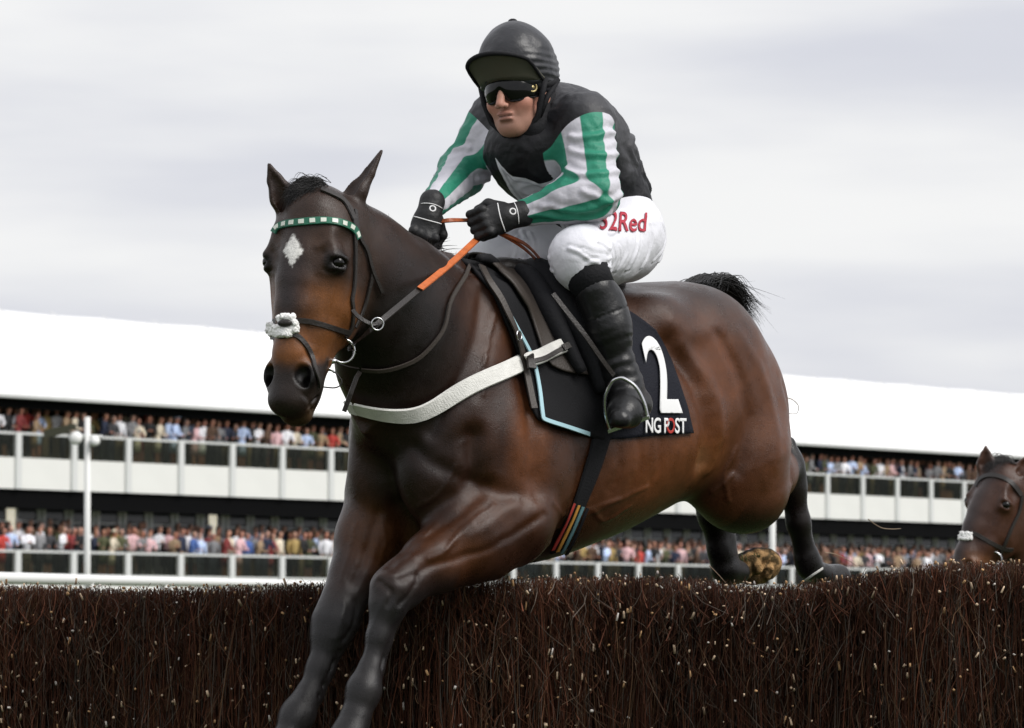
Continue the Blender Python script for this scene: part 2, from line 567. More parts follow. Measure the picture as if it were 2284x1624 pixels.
def build_horse_sdf():
    S = SDF(axis_grid([(-1.85, .12, .0064), (.12, .78, .0043)]),
            axis_grid([(-.45, .0, .0064), (.0, .44, .0043)]),
            axis_grid([(-.62, .56, .0064), (.56, 1.32, .0043)]))
    # ---- barrel
    rows = []
    for px, pt, pb, w in [(872, 800, 1120, .15), (900, 740, 1190, .185), (960, 680, 1235, .215), (1040, 632, 1262, .228),
                          (1120, 618, 1268, .245), (1220, 628, 1245, .268), (1330, 636, 1200, .285), (1430, 630, 1145, .28),
                          (1520, 626, 1085, .262), (1570, 655, 1050, .235), (1610, 715, 1010, .18)]:
        a, b = P(px, pt, 0), P(px, pb, 0)
        rows.append((a[0], a[2], b[2], w))
    body_loft(S, np.array(rows))
    L = lambda px, py, l: P(px, py, l)
    for q in (-1, 1):
        m = np.array([1, q, 1])
        E = lambda px, py, l, r, pitch=0, k=.05, op='add': S.ell(L(px, py, l) * m, r, sc_axes(pitch), k, op)
        C = lambda a, b, ra, rb, k=.04, op='add', f=1.0, flat=None: S.cone(L(*a) * m, L(*b) * m, ra, rb, k, op, flat, f)
        # shoulder blade and shoulder muscles
        C((1095, 690, .13), (1050, 950, .165), .085, .10, .07, f=.62, flat=(0, 1, 0))
        E(1165, 1020, .19, (.15, .085, .20), -25, .06)          # triceps
        E(1050, 985, .150, (.09, .07, .13), 0, .05)              # point of shoulder
        # breast muscle
        E(955, 1030, .085, (.09, .085, .16), 0, .05)
        C((1010, 1060, .12), (1120, 1160, .15), .09, .11, .05)
        # hip, croup, thigh
        E(1540, 765, .13, (.20, .12, .15), -14, .08)
        E(1460, 715, .17, (.07, .06, .06), 0, .10)               # point of hip
        E(1622, 880, .125, (.195, .125, .22), -18, .08)
        if q > 0: E(1652, 990, .150, (.165, .11, .23), 4, .06)
        else: E(1652, 960, .150, (.14, .10, .17), 4, .06)
    # ---- neck
    flat = unit(np.cross(dirs_h(HZ), H(800, 570, 11.75) - P(1000, 830, 0)))
    nk = [P(1015, 850, 0), H(905, 720, 11.93), H(820, 610, 11.77), H(770, 540, 11.67)]
    S.chain(nk, [.275, .205, .150, .115], .09, flat=flat, f=[.60, .55, .58, .75])
    # crest and throat
    S.chain([P(1050, 625, 0), P(985, 610, 0), H(915, 572, 11.97), H(845, 530, 11.80), H(775, 482, 11.66)], [.05, .05, .043, .040, .045], .06)
    S.chain([H(800, 700, 11.75), H(838, 820, 11.88), P(885, 920, 0)], [.075, .09, .12], .06)
    # ---- left foreleg
    def leg(pts, k=.03):
        for a, b in zip(pts[:-1], pts[1:]):
            S.cone(a[0], b[0], a[1], b[1], min(k, .8 * min(a[1], b[1])))
    leg([(L(1130, 1165, .16), .118), (L(1040, 1200, .155), .095), (L(960, 1248, .145), .066), (L(905, 1288, .135), .054)], .05)
    leg([(L(1085, 1235, .16), .07), (L(985, 1268, .15), .050), (L(915, 1300, .137), .045)], .04)
    leg([(L(900, 1290, .133), .048), (L(874, 1314, .13), .050), (L(866, 1350, .128), .044)], .04)   # knee
    S.ell(L(905, 1320, .13), (.036, .034, .045), sc_axes(30), .03)
    leg([(L(862, 1356, .128), .043), (L(842, 1420, .122), .0275), (L(826, 1490, .118), .0255)], .05)
    leg([(L(876, 1364, .128), .026), (L(857, 1428, .122), .019), (L(839, 1495, .118), .021)], .02)
    leg([(L(824, 1495, .118), .029), (L(812, 1536, .115), .039), (L(806, 1556, .115), .036)], .05)   # fetlock
    leg([(L(808, 1550, .115), .036), (L(792, 1605, .112), .032)], .03)
    S.cone(L(790, 1605, .112), L(768, 1668, .108), .040, .058, .02)
    # ---- right foreleg
    leg([(L(850, 1130, -.13), .098), (L(822, 1200, -.13), .080), (L(790, 1285, -.13), .060), (L(764, 1345, -.13), .051)], .05)
    leg([(L(862, 1190, -.13), .060), (L(832, 1250, -.13), .045)], .04)
    leg([(L(764, 1345, -.13), .050), (L(744, 1392, -.13), .052), (L(734, 1425, -.13), .046)], .04)
    S.ell(L(768, 1385, -.13), (.034, .034, .045), sc_axes(22), .03)
    leg([(L(734, 1425, -.13), .042), (L(710, 1490, -.13), .0295), (L(684, 1552, -.13), .028)], .05)
    leg([(L(748, 1430, -.13), .026), (L(727, 1495, -.13), .021), (L(700, 1558, -.13), .023)], .02)
    leg([(L(684, 1552, -.13), .030), (L(666, 1590, -.13), .040), (L(656, 1606, -.13), .036)], .05)
    leg([(L(656, 1606, -.13), .036), (L(632, 1660, -.13), .033)], .03)
    S.cone(L(632, 1660, -.13), L(606, 1722, -.13), .040, .058, .02)
    # ---- left hind: stifle low in front, gaskin back up to the hock, cannon down
    leg([(L(1648, 1030, .16), .125), (L(1668, 1098, .165), .100)], .11)
    S.ell(L(1612, 1080, .16), (.09, .07, .09), None, .09)
    leg([(L(1672, 1095, .165), .085), (L(1722, 1062, .15), .062), (L(1758, 1038, .14), .044)], .04)
    S.cone(L(1757, 990, .135), L(1764, 1060, .135), .022, .034, .03)                # point of hock
    S.ell(L(1766, 1082, .135), (.040, .034, .050), None, .03)
    leg([(L(1768, 1095, .135), .037), (L(1780, 1165, .135), .031), (L(1795, 1232, .13), .032)], .04)
    S.ell(L(1802, 1258, .13), (.036, .034, .042), None, .03)
    leg([(L(1806, 1264, .13), .032), (L(1832, 1284, .125), .031)], .02)
    S.cone(L(1834, 1284, .125), L(1866, 1290, .12), .033, .042, .02)
    # ---- right hind
    leg([(L(1606, 985, -.13), .10), (L(1590, 1070, -.13), .068)], .06)
    leg([(L(1578, 1085, -.12), .056), (L(1588, 1150, -.12), .038), (L(1604, 1225, -.12), .031), (L(1612, 1268, -.12), .036)], .04)
    leg([(L(1598, 1120, -.12), .046), (L(1616, 1200, -.12), .027), (L(1626, 1265, -.12), .033)], .04)
    leg([(L(1622, 1278, -.12), .036), (L(1646, 1276, -.12), .034)], .02)
    # ---- head
    ears = [
        (H(655, 486, 11.62), H(632, 440, 11.60), H(613, 402, 11.60), H(600, 368, 11.60), unit(cam_dir(-.25, .1, 1)), .032),
        (H(772, 478, 11.66), H(796, 428, 11.66), H(822, 388, 11.67), H(850, 338, 11.68), unit(cam_dir(-.75, .35, .55)), .030),
    ]
    horse_head(S, hd, HEAD_A, ears)
    return S

def horse_colours(V):
    """bay coat: colour zones by place on the body, with the chest shade painted in"""
    n = len(V)
    hl = (V - HEAD_O) @ HEAD_A.T
    W = from_h(V)
    base = np.tile(np.array([.030, .0120, .0065]), (n, 1))
    def blob(c, r, col, a=1.0, ax=None):
        nonlocal base
        c = np.asarray(c, float); r = np.asarray(r if hasattr(r, '__len__') else (r, r, r), float)
        q = V - c
        if ax is not None: q = q @ np.asarray(ax).T
        d = np.sqrt(((q / r) ** 2).sum(1))
        w = (a * (1 - smoothstep(.35, 1.0, d)))[:, None]
        base = base * (1 - w) + np.array(col) * w
    tan = (.165, .060, .019); mid = (.064, .023, .009); blk = (.009, .0075, .0072); rust = (.118, .039, .0125)
    # body gets warmer behind and below
    w = smoothstep(-.25, -.75, V[:, 0])[:, None] * .75
    base = base * (1 - w) + np.array([.078, .0275, .0105]) * w
    blob(P(1480, 1000, .25), (.30, .25, .28), rust, .8)
    blob(P(1280, 1080, .25), (.30, .25, .20), mid, .8)
    blob(P(1560, 1010, .22), (.10, .12, .12), tan, .8)
    blob(P(1590, 850, .25), (.14, .2, .26), rust, .7)
    blob(P(1700, 900, .2), (.22, .3, .34), rust, .55)
    blob(P(1120, 720, .25), (.17, .15, .17), mid, .7)
    blob(P(1190, 1000, .28), (.10, .12, .26), rust, .75)
    blob(P(1090, 1120, .24), (.17, .10, .11), mid, .8)
    for c in ((835, 1175, -.1), (850, 1210, -.07)): blob(P(*c), (.13, .13, .12), (.10, .037, .012), .75)
    blob(P(1010, 1230, .2), (.18, .10, .10), mid, .8)
    # neck and throat run nearly black
    blob(H(870, 750, 11.75), (.36, .25, .30), (.0075, .0055, .0050), .97)
    blob(P(930, 980, .05), (.20, .20, .34), (.0085, .0058, .0048), .92)  # chest near black: its shade is painted into the coat colour
    blob(H(900, 570, 11.9), (.26, .12, .12), blk, .6)
    # dark back stripe
    w = (smoothstep(.78, .97, V[:, 2]) * smoothstep(-.15, -.5, V[:, 0]))[:, None] * .82
    base = base * (1 - w) + np.array([.030, .021, .019]) * w
    # black points: legs below the knee and hock
    px = project(W)
    fore = V[:, 0] > -.12
    w = np.where(fore, smoothstep(.20, .06, V[:, 2]), smoothstep(.40, .25, V[:, 2]) * (V[:, 0] < -1.12))
    w = np.where(fore & (V[:, 0] < .02) & (V[:, 2] > .12), w * .0, w)[:, None]
    base = base * (1 - w) + np.where(fore[:, None], np.array([.016, .0145, .0148]), np.array([.005, .0045, .0045])) * w
    w = ((V[:, 0] < -1.42) & (V[:, 2] < .62))[:, None] * .9
    base = base * (1 - w) + np.array(blk) * w
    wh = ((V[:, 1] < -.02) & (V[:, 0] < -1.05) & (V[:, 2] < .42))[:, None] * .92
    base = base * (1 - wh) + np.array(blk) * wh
    blob(P(1782, 1040, .135), (.11, .2, .14), blk, .97); blob(P(1770, 1000, .13), (.09, .16, .10), blk, .95)
    blob(P(1545, 1020, .22), (.05, .08, .06), (.20, .10, .045), .5)
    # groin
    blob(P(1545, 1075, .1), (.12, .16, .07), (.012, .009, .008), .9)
    # head
    u, v, ww = hl[:, 0], hl[:, 1], hl[:, 2]
    head = (np.abs(u) < .17) & (v > -.32) & (v < .48) & (np.abs(ww) < .24) & (V[:, 0] > .1)
    def hmix(mask, col):
        nonlocal base
        m = (mask * head)[:, None]
        base = base * (1 - m) + np.array(col) * m
    near = smoothstep(-.20, -.14, ww)
    hmix(near, (.034, .0185, .0125))
    front = np.exp(-(u / .045) ** 2) * smoothstep(-.02, .03, ww)
    hmix(smoothstep(.02, .10, v) * smoothstep(.36, .22, v) * smoothstep(-.17, -.06, ww) * (1 - front * .85), (.150, .056, .017))
    hmix(front * smoothstep(-.10, .02, v) * smoothstep(.22, .12, v), (.030, .021, .020))
    hmix(smoothstep(.17, .21, v) * smoothstep(.285, .25, v), (.165, .062, .020))
    hmix(np.exp(-((v + .045) / .05) ** 2) * np.exp(-((np.abs(u) - .06) / .03) ** 2), (.05, .025, .014))
    muz = smoothstep(.258, .298, v + .035 * (vnoise(hl, 30, 5) - .5) + .012 * (vnoise(hl, 120, 7) - .5) + .02 * (u / .05) ** 2 - .012 + .25 * np.maximum(-ww - .03, 0))
    hmix(muz, (.019, .0125, .0100))
    hmix(muz * smoothstep(.34, .385, v) * smoothstep(.02, -.03, ww) * .55, (.075, .042, .018))
    # ring round the eye
    for q in (-1, 1):
        d = np.sqrt((u - q * .098) ** 2 + (v - .004) ** 2 + (ww - .012) ** 2)
        hmix(smoothstep(.042, .022, d), (.008, .006, .006))
        dn = np.sqrt((u - q * .05) ** 2 + (v - .302) ** 2 + (ww - .02) ** 2)
        hmix(smoothstep(.036, .024, dn), (.006, .005, .005))
    hmix(smoothstep(.03, .0, np.abs(v - .392)) * smoothstep(-.03, -.05, ww) * .6, (.06, .035, .018))
    # white star, ragged diamond
    sx, sy = u - STAR[0], v - STAR[1]
    rag = (vnoise(hl, 260, 3) - .5) * .5
    d = np.abs(sx - .15 * sy) / .031 + np.abs(sy) / .047 + rag
    hmix(smoothstep(1.05, .82, d) * (ww > 0), (.86, .84, .80))
    # ears dark rimmed
    hmix(smoothstep(-.155, -.185, v), (.030, .0175, .013))
    # uneven tone
    nz = .80 + .40 * vnoise(V, 9, 1) 
    nz *= .90 + .2 * vnoise(V, 40, 2)
    return np.clip(base * nz[:, None], 0, 1)
def seg_dist(V, pts):
    d = np.full(len(V), 9.0)
    for a, b in zip(pts[:-1], pts[1:]):
        ab = b - a
        t = np.clip(((V - a) @ ab) / (ab @ ab + 1e-12), 0, 1)
        d = np.minimum(d, np.linalg.norm(V - a - t[:, None] * ab, axis=1))
    return d
def horse_relief(V, N):
    """muscle furrows, tendons and veins: push the skin along its normal near lines drawn on the body"""
    out = np.zeros(len(V))
    def line(pts, l, amp, w):
        q = catmull([P(x, y, l) for x, y in pts], 5)
        q2 = []
        for p in q:                                   # settle the line on the skin
            d = np.linalg.norm((V - p) * np.array([1, .35, 1]), axis=1)
            q2.append(V[np.argmin(d)])
        q2 = np.array(q2)
        d = seg_dist(V, q2)
        out[:] += amp * np.exp(-(d / w) ** 2)
    line([(1492, 770), (1530, 850), (1552, 950), (1560, 1030)], .25, -.014, .030)      # flank
    line([(1520, 770), (1566, 860), (1590, 960), (1588, 1050)], .25, .008, .025)
    line([(1596, 745), (1632, 830), (1650, 930), (1642, 1050)], .25, -.009, .022)      # thigh
    line([(1622, 745), (1664, 830), (1690, 930), (1686, 1040)], .22, .004, .024)
    line([(1700, 860), (1722, 960), (1712, 1070)], .16, -.005, .018)
    line([(1470, 720), (1500, 745), (1560, 740)], .2, .007, .03)
    line([(1196, 800), (1186, 950), (1196, 1100)], .27, -.012, .03)                     # behind the shoulder
    line([(1100, 640), (1060, 760), (1010, 890), (990, 960)], .2, -.007, .02)           # shoulder blade
    line([(1150, 680), (1110, 790), (1060, 900)], .22, .005, .03)
    line([(985, 1000), (1060, 1070), (1150, 1110)], .24, -.010, .025)
    line([(1041, 1085), (985, 1165), (915, 1215), (865, 1235)], .15, -.007, .018)
    line([(1160, 1150), (1060, 1220), (960, 1262), (905, 1290)], .2, -.006, .012)
    line([(1120, 1120), (1030, 1190), (940, 1240)], .2, .005, .02)
    line([(925, 930), (930, 1050), (940, 1180)], .0, -.022, .03)                        # between the breast muscles
    line([(838, 1150), (822, 1230), (800, 1300)], -.06, -.006, .014)
    line([(1230, 1215), (1330, 1150), (1440, 1085)], .25, .003, .008)                   # vein
    line([(1020, 1040), (1000, 1110), (960, 1160)], .2, .003, .007)
    # tendon grooves and bone edges of the forelegs
    line([(868, 1352), (850, 1425), (833, 1490)], .12, -.0060, .0065)
    line([(846, 1330), (828, 1420), (812, 1490)], .13, .0020, .008)
    line([(740, 1425), (719, 1490), (692, 1552)], -.13, -.0060, .0065)
    line([(848, 1292), (862, 1322), (858, 1350)], .15, -.0040, .008)
    line([(905, 1290), (888, 1325), (872, 1350)], .15, -.0045, .008)
    line([(838, 1268), (868, 1286), (905, 1275)], .15, .0030, .010)
    line([(752, 1345), (742, 1385), (736, 1420)], -.11, .0032, .010)
    line([(772, 1345), (764, 1390), (748, 1425)], -.11, -.0045, .009)
    # veins
    for pts, l in (([(1010, 1175), (975, 1215), (935, 1252)], .16), ([(1075, 1130), (1020, 1180), (985, 1230)], .2), ([(1230, 1120), (1280, 1150), (1340, 1140), (1400, 1112)], .27),
                   ([(1340, 1140), (1380, 1165), (1420, 1130)], .25), ([(1640, 1000), (1625, 1060), (1640, 1120)], .25), ([(1625, 1060), (1605, 1100)], .23), ([(1120, 700), (1090, 790), (1075, 880)], .22), ([(1075, 800), (1040, 860)], .2),
                   ([(800, 1170), (790, 1230), (772, 1290)], -.08), ([(840, 1150), (850, 1220), (835, 1280)], -.06)):
        line(pts, l, .0030, .0065)
    for k in range(5):
        line([(1290 + 42 * k, 960), (1300 + 42 * k, 1040), (1296 + 40 * k, 1110 - 8 * k)], .27, -.0022, .014)
    hl = (V - HEAD_O) @ HEAD_A.T
    def hline(pts, amp, w):
        d = seg_dist(hl, np.array(pts)); out[:] += amp * np.exp(-(d / w) ** 2)
    for q in (-1, 1):
        hline([(q * .088, .045, -.006), (q * .078, .10, -.008), (q * .066, .165, -.014)], .006, .009)
        hline([(q * .080, .075, -.03), (q * .070, .14, -.035), (q * .058, .20, -.035)], -.005, .014)
        hline([(q * .070, .10, .004), (q * .056, .16, .012), (q * .045, .22, .012)], .0028, .0055)
        hline([(q * .056, .16, .012), (q * .052, .20, -.005), (q * .050, .245, -.012)], .0024, .005)
        hline([(q * .050, .235, .02), (q * .052, .262, .0), (q * .050, .285, -.02)], -.004, .010)
        hline([(q * .058, -.03, .045), (q * .075, -.045, .03), (q * .094, -.04, .005)], .004, .010)
        hline([(q * .105, -.016, .022), (q * .088, -.022, .030), (q * .074, -.014, .036)], -.0025, .005)
        hline([(q * .104, .026, .016), (q * .088, .032, .024), (q * .072, .024, .030)], -.0025, .005)
        hline([(q * .054, .345, .02), (q * .056, .362, -.01), (q * .046, .372, -.035)], -.004, .006)
        hline([(q * .062, .05, .035), (q * .055, .13, .03), (q * .05, .21, .02)], -.003, .012)
        hline([(q * .065, .17, -.03), (q * .055, .25, -.02)], .002, .006)
        hline([(q * .09, .03, -.08), (q * .085, .12, -.05)], -.003, .012)
    return out
STAR = (.000, -.016)

M_HORSE = material('horse_coat', attr='Col', rough=.31, spec=.30, bump=.10, bscale=420, bump2=.26, b2scale=16, bdist=.008, hairy=True)
M_HAIR = material('black_hair', (.010, .009, .009), rough=.42, spec=.5)
M_EYE = material('eye', (.004, .003, .0025), rough=.08, spec=.35)

horse = empty('racehorse', from_h(np.array([0, 0, .2])))
tag(horse, 'dark bay racehorse with white star leaping over the brushwood fence in the foreground', 'horse')
def build_horse():
    S = build_horse_sdf()
    V, Q = S.mesh()
    A, B, C, D = (V[Q[:, i]] for i in range(4))
    fn = np.cross(C - A, D - B); N = np.zeros_like(V)
    for i in range(4): np.add.at(N, Q[:, i], fn)
    N /= np.linalg.norm(N, axis=1)[:, None] + 1e-12
    V = V + N * horse_relief(V, N)[:, None]
    W = from_h(V)
    body = mesh_obj('body', W, Q, M_HORSE, horse, colors=horse_colours(V))
    return S, V, Q, W, body
HS, HV, HQ, HWV, horse_body = build_horse()
HBVH = BVHTree.FromPolygons([tuple(v) for v in HWV], [tuple(q) for q in HQ])

for q in (-1, 1):
    m = MB(); m.ball(from_h(hd(q * .099, .003, .008)), .0180, 16, 12)
    m.build('eye', M_EYE, horse, True)

def build_hind_hoof():
    """right hind hoof turned up behind: muddy sole to the camera"""
    c = from_h(P(1688, 1267, -.12))
    ax_l = unit(RGT * 1.0 + UPV * .18 + FWD * .25); nz = unit(-FWD * .85 + RGT * .25 - UPV * .35); nz = unit(nz - ax_l * (nz @ ax_l)); ax_s = np.cross(nz, ax_l)
    rg = np.random.default_rng(4)
    lo, hi = to_h(c) - .11, to_h(c) + .11
    S = SDF(*grid_for(lo, hi, .004))
    A = np.array([dirs_h(ax_l), dirs_h(ax_s), dirs_h(nz)])
    at = lambda x, y, z: to_h(c) + np.array([x, y, z]) @ A
    S.ell(at(.004, 0, -.012), (.076, .056, .038), A, .01)
    S.cone(at(-.055, 0, -.02), at(.0, 0, -.02), .034, .042, .02)
    S.ell(at(.014, 0, .026), (.052, .038, .012), A, .008, 'sub')
    S.cone(at(-.03, 0, .012), at(.028, 0, .010), .010, .004, .006)      # frog
    for k in range(16):
        S.ell(at(rg.uniform(-.05, .04), rg.uniform(-.028, .028), rg.uniform(.010, .022)), rg.uniform(.008, .017, 3), A, .006)
    V, Q = S.mesh()
    q = (V - to_h(c)) @ A.T
    n1 = vnoise(V, 55, 3); n2 = vnoise(V, 140, 4)
    col = np.array([.012, .010, .009])[None] + 0 * V
    w = (smoothstep(-.012, .004, q[:, 2]) * 1.0)[:, None]
    mud = np.array([.34, .205, .090])[None] * (.55 + .8 * n1[:, None]) * (.7 + .5 * n2[:, None])
    dk = smoothstep(.46, .34, n1 * .6 + n2 * .4)[:, None] * .85
    mud = mud * (1 - dk) + np.array([.07, .048, .020]) * dk
    col = col * (1 - w) + mud * w
    V = V + (vnoise(V, 70, 8) - .5)[:, None] * .006
    mesh_obj('hoof', from_h(V), Q, material('muddy_hoof', attr='Col', rough=.85, spec=.2, bump=.5, bscale=200), horse, colors=np.clip(col, 0, 1))
    mb = MB()
    for k in range(40):
        p = from_h(at(rg.uniform(-.05, .02), rg.uniform(-.03, .03), .016)) + UPV * rg.uniform(.0, .02)
        d = UPV * rg.uniform(.008, .026) + RGT * rg.normal(0, .008) - FWD * rg.uniform(0, .01)
        mb.tube([p, p + d * .6, p + d + RGT * rg.normal(0, .004)], [.0018, .0014, .0004], 4)
    mb.build('grass_blades', material('grass_blade', (.05, .075, .018), rough=.7), horse)
def vnormals(V, Q):
    fn = np.cross(V[Q[:, 2]] - V[Q[:, 0]], V[Q[:, 3]] - V[Q[:, 1]]); N = np.zeros_like(V)
    for i in range(4): np.add.at(N, Q[:, i], fn)
    return N / (np.linalg.norm(N, axis=1)[:, None] + 1e-12)
def grid_for(lo, hi, st):
    return [axis_grid([(a, b, st)]) for a, b in zip(lo, hi)]
build_hind_hoof()
# ------------------------------------------------------------------ the jockey
M_SKIN = material('skin', attr='Col', rough=.48, spec=.4, bump=.15, bscale=500)
M_SILK = material('silk', (.01, .01, .01), rough=.50, spec=.30, bump=.30, bscale=30, bump2=.38, b2scale=12, bdist=.014)
M_BREECH = material('white_breeches', (.76, .76, .81), rough=.42, spec=.4, bump=.40, bscale=22, bump2=.5, b2scale=10, bdist=.012)
M_BOOT = material('boot_leather', (.0085, .0085, .009), rough=.36, spec=.42, bump=.25, bscale=40)
M_BLACK = material('black_cloth', (.010, .010, .012), rough=.75, spec=.25, bump=.2, bscale=120)
M_GLOVE = material('black_glove', (.012, .012, .013), rough=.55, spec=.4, bump=.25, bscale=90)
M_WHITEP = material('white_print', (.82, .82, .82), rough=.6)
M_HELM = material('helmet_silk', (.017, .0175, .021), rough=.38, spec=.5, bump=.35, bscale=16, bump2=.5, b2scale=34, bdist=.006)
M_OLIVE = material('peak_underside', (.090, .086, .062), rough=.6)
M_LENS = material('goggle_lens', (.004, .004, .004), rough=.10, spec=.32)
M_GOLD = material('gold_disc', (.42, .34, .16), rough=.35, metallic=.6)
M_STEEL = material('steel', (.62, .62, .63), rough=.22, metallic=1.0)

def silk_nodes():
    nt = M_SILK.node_tree; N, L = nt.nodes, nt.links
    def att(n):
        a = N.new('ShaderNodeAttribute'); a.attribute_name = n; return a.outputs['Fac']
    def step(src, a, b):
        m = N.new('ShaderNodeMapRange'); m.interpolation_type = 'SMOOTHSTEP'
        m.inputs['From Min'].default_value = a; m.inputs['From Max'].default_value = b
        L.new(src, m.inputs['Value']); return m.outputs[0]
    def mix(f, a, b):
        m = N.new('ShaderNodeMix'); m.data_type = 'RGBA'; L.new(f, m.inputs[0])
        for i, c in ((6, a), (7, b)):
            if isinstance(c, tuple): m.inputs[i].default_value = (*c, 1)
            else: L.new(c, m.inputs[i])
        return m.outputs[2]
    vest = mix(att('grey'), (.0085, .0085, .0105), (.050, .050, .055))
    bibf = att('bib')
    vest = mix(step(bibf, -.02, .02), vest, (.74, .74, .78))
    vest = mix(step(bibf, .22, .28), vest, (.50, .50, .54))
    vest = mix(step(bibf, .42, .46), vest, (.66, .66, .70))
    slv = mix(step(att('stripe'), -.10, .10), (.58, .57, .62), (.026, .225, .142))
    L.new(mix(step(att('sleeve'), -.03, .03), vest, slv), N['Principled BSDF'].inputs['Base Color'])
silk_nodes()
JD = float(project(PL(1145, 180, .0))[2]) - .02
JO = H(1153, 210, JD)
ju, jv, jw = head_frame(26, 1, -6.0)
JA = np.array([dirs_h(ju), dirs_h(jv), dirs_h(jw)])
def jh(u, v, w): return JO + np.array([u, v, w]) @ JA
rider = empty('person', from_h(P(1350, 560, 0)))
tag(rider, 'person riding the leaping racehorse in green and white striped sleeves, black vest and helmet', 'person')

# joints (picture position on the sight line, offset to the left of the horse)
J = dict(
    pelvis=P(1342, 500, .0), waist=P(1308, 425, .0), chest=P(1246, 322, .0), neck=P(1200, 245, .0),
    shL=P(1302, 272, .165), elL=P(1322, 432, .245), wrL=P(1160, 478, .085),
    shR=P(1108, 268, -.165), elR=P(1030, 385, -.215), wrR=P(962, 462, -.07),
    hipL=P(1382, 525, .10), knL=P(1290, 572, .235), anL=P(1388, 850, .315),
    hipR=P(1276, 532, -.10), knR=P(1105, 578, -.20), anR=P(1060, 850, -.34))
TD = unit(J['neck'] - J['pelvis'])                  # torso direction
TL = unit(np.array([0, 1, 0]) - TD * TD[1])
TF = np.cross(TL, TD)
if TF[2] > 0: TF = -TF                              # front of the chest looks down and forward
TA = np.array([TF, TL, TD])
def jersey_sdf(S, g=0.0):
    for c, r in (((1240, 318, 0), (.120, .178, .150)), ((1222, 285, 0), (.105, .185, .095)), ((1292, 398, 0), (.118, .160, .15)), ((1338, 458, 0), (.120, .155, .10))):
        S.ell(P(*c), np.array(r) + g, TA, .06)
    # rounded back
    S.ell(P(1316, 318, .03), (.08 + g, .12 + g, .13 + g), TA, .08)
    S.ell(P(1172, 345, .0), (.085 + g, .125 + g, .10 + g), TA, .07)
    S.ell(P(1205, 392, .0), (.075 + g, .10 + g, .08 + g), TA, .06)
    S.cone(P(1216, 268, 0), J['neck'] + np.array([.01, 0, .0]), .095 + g, .072 + g, .05)
def arm(S, a, b, c, ra, rb, rc, g=0.0):
    S.cone(a, b, ra + g, rb + g, .05)
    S.cone(b, c, rb * .98 + g, rc + g, .035)

def rumple(V, N, amp, scale, seed, along=None):
    """loose cloth: push the skin in and out"""
    n = vnoise(V, scale, seed) * .6 + vnoise(V, scale * 2.1, seed + 1) * .4 - .5
    n = 1 - np.abs(n) * 4
    return V + N * (np.clip(n, -1, 1) * amp)[:, None]
def bounds(pts, m):
    p = np.array(pts); return p.min(0) - m, p.max(0) + m

def fold_lines(V, N, lines, amp, w):
    o = np.zeros(len(V))
    for ln in lines:
        q = np.array([P(*p) for p in ln[:-1]]) if not isinstance(ln[-1], tuple) else np.array([P(*p) for p in ln])
        q = catmull(q, 4)
        q = np.array([V[np.argmin(np.linalg.norm((V - p) * np.array([1, .5, 1]), axis=1))] for p in q])
        d = seg_dist(V, q)
        o += amp * (np.exp(-(d / w) ** 2) - .6 * np.exp(-((d - 1.8 * w) / w) ** 2))
    return V + N * o[:, None]

